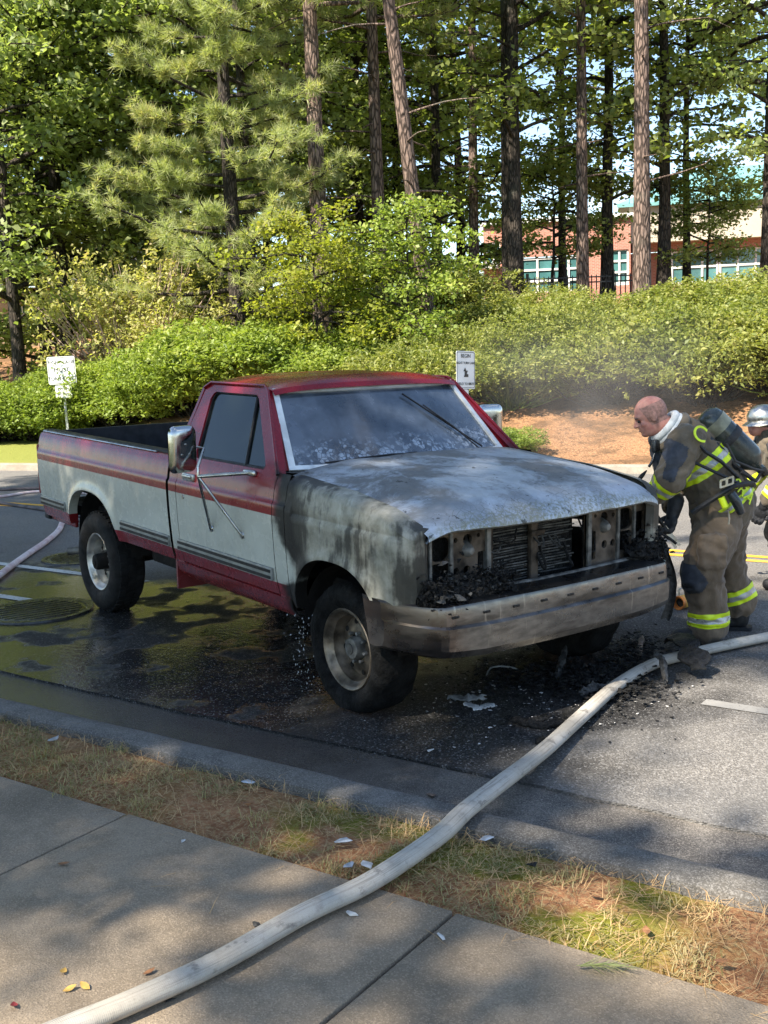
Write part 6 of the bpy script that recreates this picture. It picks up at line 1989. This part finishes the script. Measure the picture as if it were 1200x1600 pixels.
R_H = .042
def gz(u, v, z): return on_ground(u, v, z+R_H*.8)
hp_ = [(0, 1648, .085), (115, 1602, .083), (215, 1561, .083), (340, 1503, .083), (470, 1430, .083), (565, 1385, .083), (630, 1345, .093), (690, 1302, .105), (728, 1266, .104), (785, 1222, .075), (850, 1172, .035), (912, 1116, .010), (965, 1070, .005), (1020, 1038, .004), (1080, 1021, .004), (1150, 1005, .004), (1230, 990, .004), (1340, 975, .004), (1520, 958, .004), (1750, 945, .004)]
hose('fire_hose', [gz(u, v, z) for u, v, z in hp_], R_H, 'hose_jacket', 'large pale grey charged fire hose crossing sidewalk, kerb and road')
hose('fire_hose', [on_ground(u, v, .03) for u, v in ((-60, 950), (0, 898), (40, 868), (72, 846), (92, 828), (100, 812), (120, 795), (180, 790))], .034, 'hose_pink', 'pinkish fire hose curving under the tail of the truck', .85, 90, 14)
hose('fire_hose', [on_ground(u, v, .022) for u, v in ((-60, 766), (0, 765), (60, 763), (140, 764), (240, 768))], .030, 'hose_dark', 'dark thin fire hose lying straight across the far lane', .8, 60, 12)
hose('fire_hose', [on_ground(u, v, .022) for u, v in ((-60, 783), (0, 776), (60, 768), (130, 770), (240, 778))], .026, 'hose_pink', 'pale thin fire hose crossing beside the dark straight hose', .8, 60, 12)
hose('fire_hose', [on_ground(u, v, .022) for u, v in ((-60, 779), (0, 786), (55, 794), (110, 803), (170, 815))], .032, 'hose_dark', 'dark fire hose lying along the yellow centre line behind the truck', .8, 60, 12)

# yellow nozzle lying on the road behind the firefighter's leg
pN = on_ground(1060, 953, .0)
nz = thing('hose_nozzle', 'yellow hose nozzle with an orange rim lying on the road by the trouser leg', 'hose nozzle', pN)
ax = (A_*.75+B_*.66).normalized(); rN = .052
c0 = Vector((0, 0, rN))
m = MB(); m.lathe([(rN*.62, .02), (rN*.86, -.005), (rN, -.006), (rN, .012), (rN*.95, .03)], c0, ax, 24); m.build('rim', MT['brass_orange'], nz, 40)
m = MB(); m.lathe([(rN*.95, .028), (rN*.92, .10), (rN*.80, .13), (rN*.62, .16), (rN*.60, .24), (rN*.5, .245), (0, .245)], c0, ax, 24); m.build('barrel', MT['brass'], nz, 40)
m = MB(); m.lathe([(0, .03), (rN*.64, .025)], c0, ax, 24); m.build('bore', MT['char_shiny'], nz)
m = MB(); m.tube([c0+ax*.06-A_*.03+Vector((0, 0, .04)), c0+ax*.06-A_*.03+Vector((0, 0, .095)), c0+ax*.12+Vector((0, 0, .105)), c0+ax*.16+Vector((0, 0, .04))], .006, 8); m.build('bail_handle', MT['chrome_dull'], nz, 60)

# ------------------------------------------------------------------ burnt debris
def strip(name, px, w, th, mat, label, z=.012, wav=.012, seed=0):
    pts = [on_ground(u, v, z)+Vector((0, 0, h)) for u, v, h in px]
    pts = spline(pts, 18); rows = []
    for i, p in enumerate(pts):
        t = (pts[min(i+1, 17)]-pts[max(i-1, 0)]).normalized(); s = t.cross(Vector((0, 0, 1))).normalized()
        ww = w*(1+.5*mnoise.noise(Vector((i*.4, seed, 0))))*(1 if 1 < i < 16 else .55)
        h = [wav*mnoise.noise(Vector((i*.5, q, seed))) for q in range(3)]
        rows.append([p-s*ww+Vector((0, 0, h[0])), p+Vector((0, 0, h[1]+wav*.8)), p+s*ww+Vector((0, 0, h[2])), p+s*ww+Vector((0, 0, h[2]-th)), p+Vector((0, 0, h[1]+wav*.8-th)), p-s*ww+Vector((0, 0, h[0]-th)), p-s*ww+Vector((0, 0, h[0]))])
    m = MB(); m.grid(rows); m.add(rows[0][:6], [(0, 1, 2, 3, 4, 5)]); m.add(rows[-1][:6], [(5, 4, 3, 2, 1, 0)])
    o = m.build(name, MT[mat], None, 50)
    return tag(o, label, 'debris', 'burnt debris on the road')
strip('burnt_strip', [(795, 1120, .0), (822, 1128, .006), (850, 1132, .004), (878, 1126, .0)], .035, .012, 'char', 'charred flat strip of plastic lying on the road before the hose', .016, .015, 1)
strip('burnt_strip', [(880, 1118, .01), (900, 1122, .02), (925, 1112, .01), (945, 1100, .0)], .028, .014, 'char', 'crumpled charred strip touching the large hose', .018, .03, 2)
strip('burnt_strip', [(700, 1090, .0), (730, 1093, .01), (760, 1090, .004)], .022, .010, 'ash_metal', 'pale twisted strip of metal in front of the bumper', .014, .02, 3)
strip('burnt_strip', [(726, 1098, .0), (742, 1104, .004), (748, 1108, .0)], .022, .008, 'pale_rubble', 'small pale flake beside the twisted metal strip', .01, .006, 4)
strip('burnt_strip', [(752, 1104, .0), (762, 1102, .004), (772, 1100, .0)], .025, .008, 'pale_rubble', 'rounded pale flake next to the small pale flake', .01, .006, 5)
strip('burnt_sheet', [(1046, 1010, .03), (1062, 1016, .09), (1078, 1030, .075), (1092, 1046, .0)], .075, .010, 'char_shiny', 'dark curved sheet of burnt plastic draped across the large hose', .07, .015, 6)
strip('burnt_strip', [(1022, 1040, .06), (1034, 1046, .07), (1040, 1062, .0)], .020, .010, 'char_grey', 'small burnt rag hanging over the large hose', .05, .02, 7)
strip('burnt_strip', [(868, 1062, .0), (876, 1050, .05), (884, 1035, .10)], .018, .02, 'char_grey', 'grey ribbed scrap standing upright under the bumper', .01, .01, 8)
strip('burnt_strip', [(996, 1030, .0), (1000, 1020, .04), (1004, 1008, .06)], .016, .008, 'rust_metal', 'small reddish scrap sticking up beside the large hose', .01, .01, 9)
strip('burnt_wire', [(757, 1063, .0), (768, 1050, .03), (800, 1050, .03), (824, 1052, .0)], .004, .006, 'ash_metal', 'thin bent wire lying under the bumper', .01, .004, 10)
strip('burnt_strip', [(836, 1158, .0), (856, 1158, .012), (872, 1154, .0)], .022, .010, 'char', 'short black charred scrap apart from the others on the road', .012, .02, 11)
strip('burnt_strip', [(905, 1086, .0), (925, 1082, .03), (950, 1078, .01)], .03, .012, 'char_grey', 'curled grey scrap behind the crumpled charred strip', .014, .03, 12)
# fragments too small and many to count
rd_ = random.Random(8); m = MB()
def frag(p, s, flat=.35):
    q = []
    bm = bmesh.new()
    for _ in range(6): bm.verts.new(Vector(p)+Vector((rd_.uniform(-1, 1)*s, rd_.uniform(-1, 1)*s, abs(rd_.uniform(-flat, flat))*s)))
    bmesh.ops.convex_hull(bm, input=bm.verts[:]); bm.verts.index_update()
    m.add([v.co.copy() for v in bm.verts], [tuple(v.index for v in f.verts) for f in bm.faces]); bm.free()
for k in range(1150):
    c_ = rd_.random()
    if c_ < .55: u, v = rd_.gauss(870, 90), rd_.gauss(1075, 32)
    elif c_ < .75: u, v = rd_.gauss(985, 35), rd_.gauss(1030, 22)
    elif c_ < .9: u, v = rd_.gauss(380, 60), rd_.gauss(950, 30)
    else: u, v = rd_.uniform(560, 1050), rd_.uniform(1040, 1180)
    if v < 905: continue
    frag(on_ground(u, v, .002), rd_.uniform(.004, .018)*(1.1 if c_ < .75 else .7), .6)
for k in range(2200):                                   # deeper heaps below the bumper
    q = rd_.choice(((905, 1055, 55, 14, .05), (985, 1022, 28, 10, .07), (950, 1078, 40, 12, .04), (820, 1062, 50, 14, .03)))
    pp = on_ground(rd_.gauss(q[0], q[2]), rd_.gauss(q[1], q[3]), .0); frag(pp+Vector((0, 0, abs(rd_.gauss(0, q[4]*.5)))), rd_.uniform(.006, .028), .8)
o = m.build('burnt_debris', MT['char'], None); tag(o, 'small black charred fragments strewn around the burnt front end', 'debris', kind='stuff')
m = MB()
for k in range(160):
    u, v = rd_.gauss(850, 100), rd_.gauss(1090, 35)
    frag(on_ground(u, v, .003), rd_.uniform(.004, .014), .5)
o = m.build('ash_flakes', MT['pale_rubble'], None); tag(o, 'pale ash flakes scattered on the road before the truck', 'ash', kind='stuff')

# single pieces on verge, kerb and sidewalk
def chunk(u, v, z, s, mat, label, name='paint_flake', flat=.18, cat='flake', seed=0):
    r = random.Random(seed*7+int(u)); bm = bmesh.new()
    for k in range(12): bm.verts.new(Vector((r.uniform(-1, 1)*s, r.uniform(-.6, .6)*s, r.uniform(0, 1)*s*flat)))
    bmesh.ops.convex_hull(bm, input=bm.verts[:])
    me = bpy.data.meshes.new(name); bm.to_mesh(me); bm.free()
    o = obj(name, me, None, MT[mat]); o.location = on_ground(u, v, z); o.rotation_euler = (r.uniform(-.1, .1), r.uniform(-.1, .1), r.uniform(0, 3))
    return tag(o, label, cat)
SWZ = .081
chunk(540, 1314, .095, .05, 'paint_chip', 'largest grey paint flake on the mossy verge')
chunk(545, 1352, .085, .035, 'paint_chip', 'grey paint flake between moss and sidewalk edge', seed=2)
chunk(575, 1352, .085, .032, 'pale_rubble', 'pale flake touching the hose at the sidewalk edge', seed=3)
chunk(388, 1222, .09, .035, 'paint_chip', 'grey paint flake on the verge next to the dark kerb stain', seed=4)
chunk(760, 1310, .09, .03, 'paint_chip', 'grey paint flake on the verge just past the hose', seed=5)
chunk(85, 1155, .075, .045, 'paint_chip', 'grey paint flake on the bare soil by the kerb', seed=6)
chunk(388, 1257, .09, .022, 'leaf_litter_brown', 'orange brown pebble on the bare soil of the verge', 'pebble', .6, 'pebble', 7)
chunk(550, 1429, SWZ, .022, 'pale_rubble', 'white crumb lying on the sidewalk under the hose', 'rubble_crumb', .7, 'rubble', 8)
chunk(400, 1447, SWZ, .022, 'char_grey', 'grey crumb on the sidewalk above the hose', 'rubble_crumb', .5, 'rubble', 9)
chunk(672, 1174, .004, .022, 'pale_rubble', 'white crumb at the asphalt edge near the gutter', 'rubble_crumb', .6, 'rubble', 10)
chunk(672, 1243, -.016, .03, 'rust_metal', 'reddish flake in the gutter beside the kerb joint', 'rubble_crumb', .3, 'rubble', 11)
chunk(265, 1562, SWZ, .02, 'char_grey', 'grey flake on the sidewalk right below the hose', 'rubble_crumb', .2, 'rubble', 12)
chunk(690, 1462, SWZ, .035, 'pale_rubble', 'pale splash of ash on the sidewalk joint', 'rubble_crumb', .08, 'rubble', 13)
chunk(286, 1315, SWZ, .02, 'pale_rubble', 'pale flake on the sidewalk slab near the verge corner', 'rubble_crumb', .15, 'rubble', 14)
chunk(830, 1352, .085, .028, 'char', 'small black flake on the sunlit verge', 'rubble_crumb', .3, 'rubble', 15)
def fallen_leaf(u, v, z, s, mat, label, seed):
    r = random.Random(seed); m = MB(); rows = []
    for i in range(6):
        t = i/5; w = math.sin(math.pi*min(1, t*.93+.05))*.42*s; x = (t-.5)*s*1.6; c = .35*s*(t-.5)**2*2
        rows.append([(x, -w, c+.25*w), (x, 0, c), (x, w, c+.25*w)])
    m.grid(rows); o = m.build('fallen_leaf', MT[mat], None, 80)
    o.location = on_ground(u, v, z); o.rotation_euler = (r.uniform(-.3, .3), r.uniform(-.3, .3), r.uniform(0, 6))
    return tag(o, label, 'leaf', 'fallen leaves on the sidewalk')
for i, (u, v) in enumerate(((99, 1518), (109, 1545), (133, 1541))):
    fallen_leaf(u, v, SWZ+.004, .026, 'leaf_litter_yellow', ['curled yellow leaf lying flat on the sidewalk above two others', 'yellow leaf curled like a crescent on the sidewalk', 'yellow leaf standing on edge beside the crescent leaf'][i], i)
fallen_leaf(233, 1519, SWZ+.004, .026, 'leaf_litter_brown', 'brown leaf on the sidewalk close to the hose', 5)
fallen_leaf(22, 1571, SWZ+.004, .026, 'leaf_litter_red', 'dark red leaf on the sidewalk', 6)
for i, (u, v) in enumerate(((1128, 1502), (930, 1400), (1010, 1455), (100, 1350))):
    fallen_leaf(u, v, .095 if i < 3 else SWZ+.004, .03, 'leaf_litter_brown', ['reddish brown leaf on the grass at the sidewalk edge', 'brown leaf in the sunlit grass of the verge', 'brown leaf among dry grass blades', 'small brown leaf on the slab beyond the joint'][i], i+9)
# green pine sprig on the sidewalk edge
pS = on_ground(945, 1512, SWZ)
rs_ = np.random.default_rng(3)
V = []; F = []
m = MB(); m.tube([(-.07, .02, .008), (0, 0, .012), (.05, -.02, .008)], .003, 6)
for k in range(40):
    t = rs_.uniform(-.2, 1); b = Vector((-.07+.12*t, .02-.04*t, .01)); a = rs_.uniform(-1.2, .9)
    e = b+Vector((math.cos(a-.4)*.08, math.sin(a-.4)*.08, rs_.uniform(.0, .03)))
    s = (e-b).cross(Vector((0, 0, 1))).normalized()*.0018
    m.add([b-s, b+s, e], [(0, 1, 2)])
o = m.build('pine_sprig', MT['needle'], None); o.location = pS; o.rotation_euler = (0, 0, 1.2)
tag(o, 'green pine sprig fallen on the sidewalk edge', 'pine sprig')
# water dripping from the fender behind the front wheel
m = MB(); rw = random.Random(2)
for k in range(70):
    x = rw.gauss(-.42, .05); y = -.93+rw.gauss(0, .03); z = rw.uniform(.02, .47); s = rw.uniform(.0018, .0042)
    m.add([(x, y, z+s*2.5), (x+s, y, z), (x, y+s, z), (x-s, y, z), (x, y-s, z), (x, y, z-s*1.4)], [(0, 1, 2), (0, 2, 3), (0, 3, 4), (0, 4, 1), (5, 2, 1), (5, 3, 2), (5, 4, 3), (5, 1, 4)])
t = NT('water_drop'); MT['water_drop'] = t.end(t.bsdf((.85, .88, .9), .05, 0, None, .8, trans=.6))
o = m.build('water_drops', MT['water_drop'], None); tag(o, 'drops of water dripping behind the burnt front wheel', 'water', kind='stuff')

# ------------------------------------------------------------------ thin smoke drifting off the burnt engine
m = MB(); n = 24; vs_ = []; fs_ = []
for i in range(n+1):
    th = math.pi*i/n
    for j in range(n):
        ph = 2*math.pi*j/n
        vs_.append((2.6*math.sin(th)*math.cos(ph), 1.7*math.sin(th)*math.sin(ph), .95*math.cos(th)))
for i in range(n):
    for j in range(n):
        fs_.append((i*n+j, i*n+(j+1) % n, (i+1)*n+(j+1) % n, (i+1)*n+j))
m.add(vs_, fs_)
sm = m.build('smoke', None, None)
sm.location = (-1.9, 3.1, 1.55); sm.rotation_euler = (0, 0, rad(140))
t = NT('smoke_thin'); pp = t.pos('Object')
ln = t.node('ShaderNodeVectorMath'); ln.operation = 'LENGTH'; t.put(ln.inputs[0], t.mapping(pp, (1/2.6, 1/1.7, 1/.95)))
fall = t.ramp(ln.outputs['Value'], .25, 1.0, 1, 0)
dens = t.math('MULTIPLY', t.math('MULTIPLY', fall, t.ramp(t.noise(pp, 1.3, 3), .38, .68)), .22)
pv = t.node('ShaderNodeVolumePrincipled'); pv.inputs['Color'].default_value = (.42, .39, .36, 1); t.put(pv.inputs['Density'], dens)
t.t.links.new(pv.outputs[0], t.out.inputs['Volume'])
sm.data.materials.clear(); sm.data.materials.append(t.m)
tag(sm, 'thin grey smoke drifting from the burnt engine bay', 'smoke', kind='stuff')
